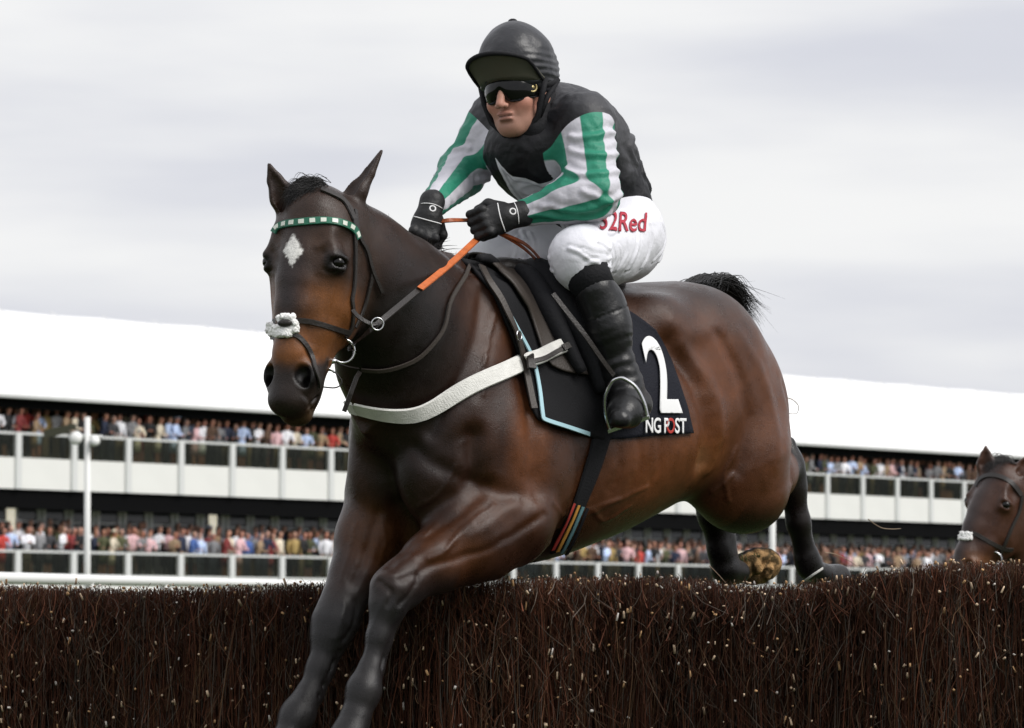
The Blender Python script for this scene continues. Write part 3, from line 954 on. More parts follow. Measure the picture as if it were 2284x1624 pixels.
def build_person():
    # ---- the body itself: head, neck, trunk and limbs in one skin
    fo = JO
    S = SDF(axis_grid([(-1.05, fo[0] - .14, .012), (fo[0] - .14, fo[0] + .16, .0035), (fo[0] + .16, .45, .012)]),
            axis_grid([(-.55, fo[1] - .13, .012), (fo[1] - .13, fo[1] + .13, .0035), (fo[1] + .13, .55, .012)]),
            axis_grid([(.40, fo[2] - .15, .012), (fo[2] - .15, fo[2] + .12, .0035), (fo[2] + .12, 1.75, .012)]))
    jersey_sdf(S, -.022)
    for a, b, c in (('shL', 'elL', 'wrL'), ('shR', 'elR', 'wrR')):
        arm(S, J[a], J[b], J[c], .046, .036, .026)
    for q, (a, b, c) in ((1, ('hipL', 'knL', 'anL')), (-1, ('hipR', 'knR', 'anR'))):
        S.cone(J[a], J[b], .070, .050, .05); S.cone(J[b], J[c], .048, .034, .03)
    S.ell(J['pelvis'], (.085, .125, .09), TA, .05)
    S.cone(J['neck'] + np.array([-.02, 0, -.03]), jh(0, .06, -.035), .060, .058, .04)
    A = JA
    S.ell(jh(0, -.045, -.012), (.076, .105, .094), A, .02)
    S.cone(jh(0, -.01, .025), jh(0, .055, .030), .064, .050, .03)
    S.ell(jh(0, .070, .022), (.049, .038, .052), A, .03)
    S.ell(jh(0, .096, .060), (.022, .018, .018), A, .022)
    for q in (-1, 1):
        S.cone(jh(q * .046, .062, -.005), jh(q * .016, .096, .052), .019, .015, .025)     # jaw line
        S.ell(jh(q * .040, .030, .056), (.024, .022, .020), A, .025)                       # cheek bone
        S.ell(jh(q * .030, -.004, .090), (.017, .012, .012), A, .012, 'sub')               # eye hollow
        S.ell(jh(q * .030, -.003, .076), (.012, .012, .012), A, .004)                      # eye
        S.cone(jh(q * .012, -.020, .094), jh(q * .046, -.018, .076), .008, .008, .014)     # brow
        S.ell(jh(q * .0125, .040, .100), (.0085, .008, .011), A, .008)                     # nose wing
        S.ell(jh(q * .0075, .0475, .104), (.0035, .003, .006), A, .003, 'sub')             # nostril
        S.cone(jh(q * .022, .045, .092), jh(q * .032, .068, .082), .004, .003, .014, 'sub')  # fold beside the mouth
        S.ell(jh(q * .079, .010, -.015), (.010, .030, .018), A, .008)                      # ear
    S.chain([jh(0, -.012, .092), jh(0, .016, .103), jh(0, .036, .113)], [.0085, .0095, .0115], .014)
    S.ell(jh(0, .060, .088), (.024, .0075, .010), A, .008)
    S.ell(jh(0, .0745, .086), (.020, .0075, .010), A, .008)
    S.chain([jh(-.025, .068, .082), jh(-.010, .0665, .097), jh(.010, .0665, .097), jh(.025, .068, .082)], [.0022, .0026, .0026, .0022], .003, 'sub')
    S.ell(jh(0, .084, .088), (.016, .004, .006), A, .010, 'sub')
    V, Q = S.mesh()
    hl = (V - JO) @ JA.T
    u, v, w = hl.T
    col = np.tile(np.array([.50, .262, .190]), (len(V), 1))
    def mix(m, c):
        nonlocal col
        col = col * (1 - m[:, None]) + np.array(c) * m[:, None]
    face = (np.abs(u) < .11) & (v > -.2) & (v < .13) & (np.abs(w) < .15)
    for q in (-1, 1):
        mix(.55 * np.exp(-(((u - q * .048) / .026) ** 2 + ((v - .034) / .024) ** 2)) * face, (.50, .185, .135))
    mix(.45 * np.exp(-((u / .014) ** 2 + ((v - .034) / .018) ** 2)) * face, (.50, .21, .155))
    mix(.50 * smoothstep(.046, .066, v) * smoothstep(.125, .09, v) * face * (.6 + .8 * vnoise(hl, 600, 4)).clip(0, 1), (.30, .165, .125))
    lip = np.exp(-(u / .021) ** 4) * face * (w > .06)
    mix(.60 * lip * np.exp(-((v - .0605) / .0055) ** 2), (.33, .115, .095))
    mix(.50 * lip * np.exp(-((v - .0745) / .006) ** 2), (.36, .135, .110))
    mix(.9 * lip * np.exp(-((v - .0668) / .002) ** 2), (.06, .02, .018))
    body = mesh_obj('body', from_h(V), Q, M_SKIN, rider, colors=np.clip(col, 0, 1))

    # ---- silks: vest and striped sleeves
    lo, hi = bounds([J['pelvis'], J['neck'], J['shL'], J['elL'], J['wrL'], J['shR'], J['elR'], J['wrR'], P(1460, 400, 0)], .17)
    S = SDF(*grid_for(lo, hi, .0055))
    jersey_sdf(S)
    arm(S, J['shL'], J['elL'], J['wrL'], .080, .066, .030)
    arm(S, J['shR'], J['elR'], J['wrR'], .074, .058, .030)
    S.ell(lerp(J['elL'], J['wrL'], .3), (.06, .06, .052), None, .04)
    S.plane(J['wrL'], J['wrL'] - J['elL']) if False else None
    V, Q = S.mesh()
    N = vnormals(V, Q)
    V0 = V.copy()
    V = rumple(V, N, .0045, 13, 5)
    V = rumple(V, N, .0025, 27, 8)
    # folds round the elbow and across the sleeves
    V = fold_lines(V, N, [
        [(1262, 330, .2), (1310, 352, .24), (1368, 345, .24)], [(1258, 372, .2), (1300, 398, .25), (1372, 384, .25)],
        [(1290, 430, .25), (1320, 446, .26), (1356, 430, .25)], [(1262, 300, .2), (1300, 308, .23), (1350, 300, .2)],
        [(1220, 462, .2), (1262, 470, .22), (1320, 450, .25)], [(1200, 488, .18), (1262, 490, .22), (1330, 466, .25)],
        [(990, 392, -.2), (1025, 402, -.2), (1062, 395, -.2)], [(1010, 330, -.2), (1045, 345, -.2), (1088, 345, -.18)],
        [(960, 430, -.15), (1000, 440, -.15), (1042, 440, -.16)], [(1390, 300, .05), (1360, 330, .1), (1380, 370, .1)],
        [(1330, 215, .05), (1290, 232, .1), (1262, 270, .1)], [(1410, 330, .05), (1392, 380, .08), (1400, 430, .06)]], .0056, .0085)
    # fields the silk material turns into the vest, the sleeves with their stripes, and the bib
    px = project(from_h(V0))
    tt = (V0 - J['chest']) @ TF; th = (V0 - J['waist']) @ TD
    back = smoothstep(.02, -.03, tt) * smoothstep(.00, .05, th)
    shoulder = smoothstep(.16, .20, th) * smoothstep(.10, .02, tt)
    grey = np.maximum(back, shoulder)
    camd = cam_dir(0, .1, 1)
    sl_f = np.full(len(V0), -1.0); st_f = np.zeros(len(V0))
    def sleeve(a, b, c, cu, cf, ru, rf, side):
        ks, ts, ds = [], [], []
        for p0, p1, cen in ((a, b, cu), (b, c, cf)):
            d = unit(p1 - p0); Lg = np.linalg.norm(p1 - p0)
            q = V0 - p0; t = (q @ d) / Lg
            r = q - (q @ d)[:, None] * d
            e1 = unit(camd - d * (camd @ d)); e2 = np.cross(d, e1)
            ks.append(np.cos(4 * (np.arctan2(r @ e2, r @ e1) - R(cen)))); ts.append(t); ds.append(np.linalg.norm(r, axis=1))
        nb = unit(unit(a - b) + unit(c - b)); bis = unit(unit(c - b) - unit(a - b))
        w = smoothstep(-.03, .03, (V0 - b) @ bis)
        k = ks[0] * (1 - w) + ks[1] * w
        # the sleeve: upper part starts at a slanted arm-hole seam
        seam = np.minimum((ts[0] - .20) * .26 + .55 * side * (V0[:, 1] - a[1]) - .010, (ru - ds[0]))
        f = np.maximum(np.where(w < .5, seam, -1), np.where(w >= .5, rf - ds[1], -1))
        st_f[:] = np.where(f > sl_f, k, st_f); sl_f[:] = np.maximum(sl_f, f)
    sleeve(J['shL'], J['elL'], J['wrL'], -14, 48, .120, .115, 1)
    sleeve(J['shR'], J['elR'], J['wrR'], -34, -12, .112, .10, -1)
    l, tz = (V0 - J['chest']) @ TL, (V0 - J['chest']) @ TD
    sb = BVHTree.FromPolygons([tuple(x) for x in from_h(V0)], [tuple(x) for x in Q])
    ks = []
    for x, y in ((1108, 352), (1125, 372), (1143, 391), (1173, 397), (1202, 408), (1225, 402), (1246, 389)):
        r = ray(x, y); h = sb.ray_cast(Vector(CAM0), Vector(r / np.linalg.norm(r)))
        if h[0] is not None:
            p = to_h(np.array(h[0])) - J['chest']; ks.append((p @ TL, p @ TD))
    ks = np.array(sorted(ks))
    arc = np.interp(l, ks[:, 0], ks[:, 1])
    edge = np.minimum(l - ks[:, 0].min() + .004, ks[:, 0].max() + .03 - l)
    bib = np.minimum(np.minimum(edge, arc - tz), np.minimum(tt - .01, .5 * (1285 - px[:, 0]) / 850))
    silks = mesh_obj('silks', from_h(V), Q, M_SILK, rider)
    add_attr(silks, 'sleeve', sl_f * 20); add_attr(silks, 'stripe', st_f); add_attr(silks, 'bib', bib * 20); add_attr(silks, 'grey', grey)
    md = silks.modifiers.new('thick', 'SOLIDIFY'); md.thickness = .003; md.offset = -1

    # ---- breeches
    lo, hi = bounds([J['hipL'], J['knL'], J['hipR'], J['knR'], J['pelvis'], P(1320, 620, .26), P(1130, 640, -.26)], .18)
    S = SDF(*grid_for(lo, hi, .0048))
    S.ell(J['pelvis'] + TD * -.005, (.125, .162, .125), TA, .05)
    for q, h_, k_ in ((1, 'hipL', 'knL'), (-1, 'hipR', 'knR')):
        hp = J[h_]; kn = J[k_]
        S.cone(hp + np.array([0, 0, -.005]), kn, .112, .076, .05)
        S.ell(hp + np.array([-.012, 0, -.01]), (.10, .095, .105), None, .06)
        sh = lerp(kn, J['anL' if q > 0 else 'anR'], .10)
        S.cone(kn + np.array([-.01, 0, .0]), sh, .070, .062, .04)
        S.ell(lerp(hp, kn, .45) + np.array([-.01, 0, -.025]), (.11, .08, .08), None, .05)
    V, Q = S.mesh()
    N = vnormals(V, Q)
    V = rumple(V, N, .0016, 15, 21)
    V = fold_lines(V, N, [
        [(1405, 490, .2), (1415, 540, .24), (1395, 600, .24)], [(1425, 500, .18), (1438, 540, .2), (1420, 596, .2)],
        [(1380, 520, .24), (1388, 560, .25), (1372, 604, .25)], [(1345, 545, .26), (1358, 580, .26), (1352, 606, .26)],
        [(1445, 510, .12), (1454, 540, .12), (1440, 580, .14)], [(1262, 560, .24), (1300, 590, .26), (1340, 596, .26)],
        [(1255, 600, .22), (1290, 585, .25), (1330, 577, .26)], [(1300, 520, .2), (1330, 530, .24), (1370, 515, .24)],
        [(1180, 520, -.1), (1200, 560, -.06), (1212, 595, -.03)], [(1150, 525, -.15), (1165, 560, -.12), (1180, 590, -.1)],
        [(1195, 515, -.02), (1225, 560, .02), (1236, 590, .05)]], .0040, .0055)
    V = fold_lines(V, N, [
        [(1150, 515, -.1), (1158, 545, -.1), (1163, 580, -.1)], [(1172, 515, -.08), (1180, 550, -.08), (1187, 590, -.06)], [(1200, 512, -.02), (1206, 550, -.02), (1208, 590, -.02)],
        [(1128, 530, -.15), (1136, 556, -.14), (1142, 585, -.12)], [(1218, 520, .0), (1224, 548, .0), (1226, 585, .0)],
        [(1398, 500, .2), (1404, 540, .22), (1388, 596, .22)], [(1434, 500, .14), (1446, 536, .14), (1432, 580, .16)], [(1362, 548, .25), (1370, 575, .25), (1362, 604, .25)],
        [(1290, 548, .24), (1310, 560, .24), (1322, 556, .24)], [(1250, 575, .22), (1275, 566, .24), (1310, 575, .25), (1330, 590, .25)]], .0028, .0042)
    breeches = mesh_obj('breeches', from_h(V), Q, M_BREECH, rider)
    md = breeches.modifiers.new('thick', 'SOLIDIFY'); md.thickness = .003; md.offset = -1
    breech_bvh = BVHTree.FromPolygons([tuple(x) for x in from_h(V)], [tuple(x) for x in Q])

    # ---- boots and knee socks
    for q in (1, -1):
        kn, an = (J['knL'], J['anL']) if q > 0 else (J['knR'], J['anR'])
        if q > 0:
            pts = [P(1302, 598, .25), P(1326, 648, .285), P(1358, 735, .305), P(1380, 822, .318), P(1392, 858, .322)]
            toe, ball, heel = P(1382, 936, .395), P(1394, 920, .37), P(1416, 902, .305)
        else:
            m = np.array([1, -1, 1])
            pts = [P(1302, 598, .25) * m, P(1326, 648, .285) * m, P(1358, 735, .305) * m, P(1380, 822, .318) * m, P(1392, 858, .322) * m]
            pts[0] = lerp(J['knR'], pts[1], .35)
            toe, ball, heel = P(1382, 936, .395) * m, P(1394, 920, .37) * m, P(1416, 902, .305) * m
        lo, hi = bounds(pts + [toe, heel], .09)
        S = SDF(*grid_for(lo, hi, .0048))
        S.chain(pts[1:], [.057, .055, .043, .040], .03)
        S.ell(lerp(pts[1], pts[2], .7) + np.array([-.02, 0, 0]), (.05, .047, .09), None, .03)   # calf
        S.cone(pts[4], ball, .042, .038, .03)
        S.cone(ball, toe, .038, .030, .03)
        S.ell(heel, (.036, .034, .030), None, .03)
        S.cone(heel, ball, .036, .036, .03); S.cone(pts[4], heel, .040, .036, .03)
        S.plane(toe + np.array([0, 0, -.022]), (0, 0, -1), .012)
        S.plane(lerp(pts[0], pts[1], .93), pts[0] - pts[1], .008)
        V, Q = S.mesh()
        N = vnormals(V, Q)
        d = (V - pts[3]) @ unit(pts[2] - pts[3])
        crease = np.exp(-((d - .02) / .07) ** 2)
        V = V + N * (crease * .0014 * np.sin(d * 210 + 5 * vnoise(V, 22, 3)))[:, None]
        seam = np.exp(-((V - lerp(pts[1], pts[2], .62)) @ unit(pts[2] - pts[1]) / .002) ** 2)
        V = V - N * (seam * .003)[:, None]
        mesh_obj('boot', from_h(V), Q, M_BOOT, rider)
        mb = MB()
        mb.tube([from_h(x) for x in (lerp(kn, pts[1], .30), lerp(kn, pts[1], .55), lerp(kn, pts[1], 1.02))], [.066, .062, .057], 24)
        mb.build('knee_sock', M_BLACK, rider, True)

    # ---- gloves: fists closed on the reins
    def fist(name, wrist, a, b, n, sc=1.0, thumb=1):
        a, b = unit(a), unit(b); b = unit(b - a * (a @ b)); n = unit(n - a * (n @ a) - b * (n @ b))
        pt = lambda x, y, z: wrist + sc * (a * x + b * y + n * z)
        lo, hi = bounds([wrist, pt(.13, .06, .04), pt(.13, -.06, -.08), pt(0, .05, -.08), pt(0, -.05, .05)], .05)
        S = SDF(*grid_for(lo, hi, .003))
        A = np.array([a, b, n])
        S.cone(pt(-.022, 0, 0), pt(.02, 0, 0), .036 * sc, .034 * sc, .02, flat=n, f=.9)
        S.ell(pt(.055, 0, -.004), np.array([.048, .043, .022]) * sc, A, .02)
        for i, (yy, ln) in enumerate(((-.033, 1.0), (-.011, 1.08), (.011, 1.0), (.031, .84))):
            m0 = pt(.088 - .004 * abs(i - 1), yy, .002); p1 = pt(.088 + .024 * ln, yy * 1.02, -.026 * ln)
            p2 = pt(.082 + .006 * ln, yy, -.054 * ln); p3 = pt(.056, yy * .95, -.050 * ln)
            S.chain([m0, p1, p2, p3], [.0125 * sc, .0115 * sc, .0105 * sc, .0095 * sc], .004)
            S.ell(m0 + n * .004, np.array([.012, .010, .009]) * sc, A, .008)
        S.chain([pt(.025, -.030 * thumb, -.010), pt(.055, -.052 * thumb, -.026), pt(.080, -.046 * thumb, -.046), pt(.096, -.030 * thumb, -.054)], [.017 * sc, .0140 * sc, .0125 * sc, .010 * sc], .008)
        V, Q = S.mesh()
        o = mesh_obj(name, from_h(V), Q, M_GLOVE, rider)
        return pt, o
    # left hand: back of the hand to the camera, knuckles to the left
    ptL, gl = fist('glove', lerp(J['wrL'], P(1140, 482, .09), .6), cam_dir(-1, -.22, .30), cam_dir(.12, -1, .25), cam_dir(.15, .35, 1), 1.0)
    ptR, gr = fist('glove', lerp(J['wrR'], P(958, 468, -.06), .6), cam_dir(-.25, -1, .45), cam_dir(-1, .25, .1), cam_dir(.1, .35, 1), .96, thumb=1)
    for pt, g in ((ptL, gl), (ptR, gr)):
        mb = MB()
        # pale piping over the back of the hand and a cuff badge
        for x0 in (.040,):
            mb.tube([from_h(pt(x0 + .008 * math.sin(t * 3), -.040 + .08 * t, .0245 - .016 * (2 * t - 1) ** 2)) for t in np.linspace(0, 1, 9)], .0016, 6)
        mb.tube([from_h(pt(-.002 + .004 * t, -.030 + .06 * t, .0330 - .014 * (2 * t - 1) ** 2)) for t in np.linspace(0, 1, 9)], .0013, 6)
        mb.build('piping', M_WHITEP, g, True)
        mb = MB(); mb.torus(from_h(pt(.012, -.004, .0300)), [dirs_w(x) for x in (pt(1, 0, 0) - pt(0, 0, 0), pt(0, 1, 0) - pt(0, 0, 0))], .008, .0022, 18, 6)
        mb.build('badge', M_WHITEP, g, True)
    return ptL, ptR, breech_bvh, silks, breeches

def dirs_w(d): return d[0] * HF + d[1] * HL + d[2] * HZ
ptL, ptR, BREECH_BVH, silks_o, breeches_o = build_person()

def build_headgear():
    # helmet shell with a silk cover
    lo, hi = bounds([jh(-.13, -.24, -.18), jh(.13, .06, .18), jh(.13, -.24, .18), jh(-.13, .06, -.18), jh(.13, .05, -.18), jh(-.13, .05, .18)], .02)
    S = SDF(*grid_for(lo, hi, .0045))
    S.ell(jh(0, -.072, -.012), (.106, .126, .124), JA, .03)
    S.ell(jh(0, -.040, -.040), (.096, .070, .084), JA, .03)
    S.plane(jh(0, -.026, .09), jh(0, 1, .42) - jh(0, 0, 0), .008)
    V, Q = S.mesh()
    N = vnormals(V, Q)
    hl = (V - JO) @ JA.T
    # gathered silk: pleats fan round the side of the cap
    ang = np.arctan2(hl[:, 0], hl[:, 2]); el = np.clip((hl[:, 1] + .17) / .14, 0, 1)
    pl = np.sin(hl[:, 1] * 330 + 5 * vnoise(hl, 18, 2)) * smoothstep(.5, 1.1, np.abs(ang)) * smoothstep(.25, .7, el)
    V = V + N * (.0014 * pl + .006 * (vnoise(hl, 22, 6) - .5))[:, None]
    hel = mesh_obj('helmet', from_h(V), Q, M_HELM, rider)
    mb = MB(); mb.ball(from_h(jh(.0, -.199, -.012)), (.013, .013, .008), 12, 8); mb.build('button', M_BLACK, hel, True)
    # strap and dark hood beside the face
    mb = MB()
    for q in (-1, 1):
        mb.tube([from_h(jh(q * .096, -.03, .02)), from_h(jh(q * .086, .02, .030)), from_h(jh(q * .070, .072, .030)), from_h(jh(q * .03, .112, .035)), from_h(jh(0, .118, .036))], [.009, .008, .0075, .007, .007], 10)
        mb.tube([from_h(jh(q * .100, -.03, -.05)), from_h(jh(q * .088, .02, .0)), from_h(jh(q * .070, .072, .020))], [.009, .008, .0075], 10)
    mb.build('chin_strap', M_BLACK, hel, True)
    # peak: forehead line to rim, real thickness
    n = 28; top, bot = [], []
    rows = 6
    for i in range(n + 1):
        th = R(lerp(-76, 76, i / n))
        a = np.array([.096 * math.sin(th), -.020 - .004 * math.cos(th), -.005 + .106 * math.cos(th)])
        b = np.array([  .112 * math.sin(th), -.036 - .060 * math.cos(th) ** .8 if math.cos(th) > 0 else -.036, .0 + .166 * max(math.cos(th), 0) ** .8])
        b = lerp(a, b, float(smoothstep(.20, .62, math.cos(th))))
        for k in range(rows + 1):
            t = k / rows
            p = lerp(a, b, t) + np.array([0, -.006 * math.sin(t * math.pi), 0])
            top.append(p); 
    verts = [from_h(jh(*p)) for p in top]
    faces = []
    for i in range(n):
        for k in range(rows):
            q = i * (rows + 1) + k
            faces.append((q, q + 1, q + rows + 2, q + rows + 1))
    pk = mesh_obj('peak', np.array(verts), faces, None, hel, mats=[M_OLIVE, M_HELM])
    md = pk.modifiers.new('thick', 'SOLIDIFY'); md.thickness = .006; md.offset = 1; md.material_offset = 0
    mb = MB(); mb.tube([from_h(jh(*top[i * (rows + 1) + rows])) for i in range(n + 1)], [.004 + .0028 * math.sin(math.pi * i / n) for i in range(n + 1)], 10)
    mb.build('peak_rim', M_BLACK, pk, True)
    # goggles: one wrapped lens with a nose notch, frame and strap
    n, rows = 36, 8
    vs = []
    for i in range(n + 1):
        th = R(lerp(-72, 72, i / n))
        x = .080 * math.sin(th); w = -.004 + .106 * math.cos(th)
        notch = .022 * math.exp(-(x / .011) ** 2)
        fall = .010 * abs(math.sin(th)) ** 3
        v0 = -.030 + fall * .6; v1 = .026 - notch - fall + .004 * math.exp(-((abs(x) - .035) / .02) ** 2)
        for k in range(rows + 1):
            t = k / rows
            vs.append(from_h(jh(x, lerp(v0, v1, t), w + .007 * math.sin(math.pi * t) - .004 * t)))
    fs = []
    for i in range(n):
        for k in range(rows):
            q = i * (rows + 1) + k
            fs.append((q, q + 1, q + rows + 2, q + rows + 1))
    gg = mesh_obj('goggles', np.array(vs), fs, M_LENS, rider)
    md = gg.modifiers.new('thick', 'SOLIDIFY'); md.thickness = .004; md.offset = 0
    mb = MB()
    mb.tube([vs[i * (rows + 1)] for i in range(n + 1)], .0032, 8)
    mb.tube([vs[i * (rows + 1) + rows] for i in range(n + 1)], .0026, 8)
    mb.build('frame', M_BLACK, gg, True)
    for q in (-1, 1):
        mb = MB(); mb.tube([from_h(jh(q * .074, -.010, .034)), from_h(jh(q * .092, -.016, .0)), from_h(jh(q * .095, -.03, -.05))], [.013, .012, .012], 10)
        mb.build('strap', M_BLACK, gg, True)
    mb = MB()
    c = from_h(jh(.071, -.006, .050)); ax0 = dirs_w((jh(0, 1, 0) - JO)); ax1 = unit(dirs_w(jh(.55, 0, -.80) - JO))
    mb.torus(c, [ax0, ax1], .0125, .0030, 20, 6); mb.ball(c, (.006, .007, .003), 10, 6, [ax0, ax1, np.cross(ax0, ax1)])
    mb.build('side_disc', M_GOLD, gg, True)
    # black neck warmer up round the jaw and collar
    lo, hi = bounds([jh(-.12, .02, -.12), jh(.12, .2, .1), J['neck'], P(1290, 260, .1), P(1130, 330, 0)], .08)
    S = SDF(*grid_for(lo, hi, .006))
    S.cone(P(1222, 262, 0), jh(0, .075, -.05), .098, .084, .03)
    S.cone(jh(.035, .10, -.01), jh(.04, .03, -.06), .050, .055, .03)
    S.ell(jh(0, .035, .065), (.074, .072, .070), JA, .012, 'sub')
    S.plane(jh(0, .0, 0), jh(0, -1, 0) - JO)
    V, Q = S.mesh()
    V = rumple(V, vnormals(V, Q), .003, 26, 9)
    mesh_obj('neck_warmer', from_h(V), Q, M_BLACK, rider)
build_headgear()

def drape_text(txt, size, place, bvh, mat, parent, name, offs=.004, spacing=1.0, dense=.006, thick=.0012, bold=0.0):
    """flat lettering laid on a surface: place(x, y) gives the (px, py) the letter point is cast from"""
    cu = bpy.data.curves.new(name, 'FONT'); cu.body = txt; cu.size = size; cu.align_x = 'LEFT'; cu.space_character = spacing
    cu.offset = bold
    tmp = bpy.data.objects.new(name + '_tmp', cu); COL.objects.link(tmp)
    dg = bpy.context.evaluated_depsgraph_get()
    me = bpy.data.meshes.new_from_object(tmp.evaluated_get(dg))
    bpy.data.objects.remove(tmp); bpy.data.curves.remove(cu)
    bm = bmesh.new(); bm.from_mesh(me)
    return drape_bm(bm, me, place, bvh, mat, parent, name, offs, dense, thick)
def drape_poly(pts, place, bvh, mat, parent, name, offs=.004, dense=4.0, thick=.0012):
    me = bpy.data.meshes.new(name); bm = bmesh.new()
    bm.faces.new([bm.verts.new((x, y, 0)) for x, y in pts])
    return drape_bm(bm, me, place, bvh, mat, parent, name, offs, dense, thick)
def drape_bm(bm, me, place, bvh, mat, parent, name, offs, dense, thick):
    bmesh.ops.triangulate(bm, faces=bm.faces[:])
    for _ in range(4):
        es = [e for e in bm.edges if e.calc_length() > dense]
        if not es: break
        bmesh.ops.subdivide_edges(bm, edges=es, cuts=1, use_grid_fill=False)
        bmesh.ops.triangulate(bm, faces=bm.faces[:])
    dead = []
    for v in bm.verts:
        px, py = place(v.co.x, v.co.y)
        r = ray(px, py); r = r / np.linalg.norm(r)
        hit = bvh.ray_cast(Vector(CAM0), Vector(r))
        if hit[0] is None: dead.append(v); continue
        nn = hit[1] if hit[1].dot(Vector(r)) < 0 else -hit[1]
        v.co = hit[0] + nn * offs
    bmesh.ops.delete(bm, geom=dead, context='VERTS')
    bm.to_mesh(me); bm.free()
    me.materials.clear(); me.materials.append(mat)
    o = bpy.data.objects.new(name, me); link(o, parent)
    md = o.modifiers.new('thick', 'SOLIDIFY'); md.thickness = thick; md.offset = 0
    return o
M_RED = material('red_print', (.42, .012, .035), rough=.55)
def br_place(x, y):
    # baseline runs down to the right over the back of the thigh
    t = x / 1.0
    return 1334 + 88 * t + 12 * y, 512 + 10 * t - 5 * t * t - 128 * y
drape_text('32Red', .46, br_place, BREECH_BVH, M_RED, breeches_o, 'lettering', dense=.05, bold=.004)
# ------------------------------------------------------------------ tack
M_LEATHER = material('dark_leather', (.020, .016, .014), rough=.42, spec=.45, bump=.2, bscale=200)
M_LEATHER2 = material('brown_grey_leather', (.045, .036, .030), rough=.5, spec=.4, bump=.2, bscale=200)
M_PAD = material('pad_cloth', (.0105, .0105, .012), rough=.8, spec=.2, bump=.25, bscale=260)
M_CLOTH = material('number_cloth', (.0085, .0095, .016), rough=.75, spec=.22, bump=.3, bscale=160, bump2=.3, b2scale=14)
M_TRIM = material('pale_blue_trim', (.36, .56, .62), rough=.6)
M_WHITEWEB = material('white_webbing', (.74, .73, .69), rough=.65, bump=.3, bscale=240, vary=.10, vscale=30)
M_ORANGE = material('orange_rubber', (.56, .135, .030), rough=.55, spec=.4, bump=.5, bscale=300, vary=.15, vscale=40)
M_RUST = material('rust_leather', (.30, .075, .022), rough=.45, spec=.45, vary=.2, vscale=50)
M_FLEECE = material('white_fleece', (.92, .91, .89), rough=1.0, spec=.02, bump=.3, bscale=300)
M_GREEN = material('green_band', (.012, .13, .075), rough=.5)
M_SILVERBAND = material('pale_check', (.70, .74, .66), rough=.35)
M_YELLOW = material('yellow_webbing', (.62, .30, .05), rough=.7)
M_REDWEB = material('red_webbing', (.40, .035, .025), rough=.7)
M_TEAL = material('teal_webbing', (.12, .25, .27), rough=.7)

def cast(px, py, bvh=None, default=None):
    r = ray(px, py); rn = r / np.linalg.norm(r)
    h = (bvh or HBVH).ray_cast(Vector(CAM0), Vector(rn))
    if h[0] is None: return default
    n = np.array(h[1]);
    if n @ rn > 0: n = -n
    return np.array(h[0]), n
def smooth_rows(a, it=2):
    a = np.array(a)
    for _ in range(it):
        b = a.copy(); b[1:-1] = .25 * a[:-2] + .5 * a[1:-1] + .25 * a[2:]; a = b
    return a
def band(mb, C, N, width, thick=.003, taper=None):
    """strap of box section along points C whose faces look along N"""
    C = np.array(C); N = np.array(N)
    T = np.gradient(C, axis=0); T /= np.linalg.norm(T, axis=1)[:, None] + 1e-9
    B = np.cross(T, N); B /= np.linalg.norm(B, axis=1)[:, None] + 1e-9
    vs, fs = [], []
    w = np.full(len(C), width) if not hasattr(width, '__len__') else np.interp(np.linspace(0, 1, len(C)), np.linspace(0, 1, len(width)), width)
    for i in range(len(C)):
        for a, b in ((-1, 0), (-.88, 1), (.88, 1), (1, 0)):
            vs.append(C[i] + B[i] * a * w[i] / 2 + N[i] * (thick * b))
    for i in range(len(C) - 1):
        for k in range(4):
            q = (k + 1) % 4
            fs.append((i * 4 + k, i * 4 + q, (i + 1) * 4 + q, (i + 1) * 4 + k))
    fs.append((3, 2, 1, 0)); e = (len(C) - 1) * 4; fs.append((e, e + 1, e + 2, e + 3))
    mb.add(vs, fs)
def strap_path(path, offs, n=8, bvh=None, sm=8):
    q = catmull(path, n)
    C, N = [], []
    last = None
    for x, y in q:
        h = cast(x, y, bvh)
        if h is None:
            if last is None: continue
            d = last[2]; h = (PD(x, y, d), last[1])
        d = float(project(h[0])[2]); last = (h[0], h[1], d)
        C.append(h[0] + h[1] * offs); N.append(h[1])
    C = smooth_rows(C, sm); N = smooth_rows(N, sm + 6); N /= np.linalg.norm(N, axis=1)[:, None]
    return C, N
def strap(name, path, width, mat, parent, offs=.004, thick=.004, n=8, bvh=None, sm=8):
    C, N = strap_path(path, offs, n, bvh, sm)
    mb = MB(); band(mb, C, N, width, thick)
    return mb.build(name, mat, parent)
def mirror_h(W):
    q = to_h(W); q[:, 1] *= -1; return from_h(q)
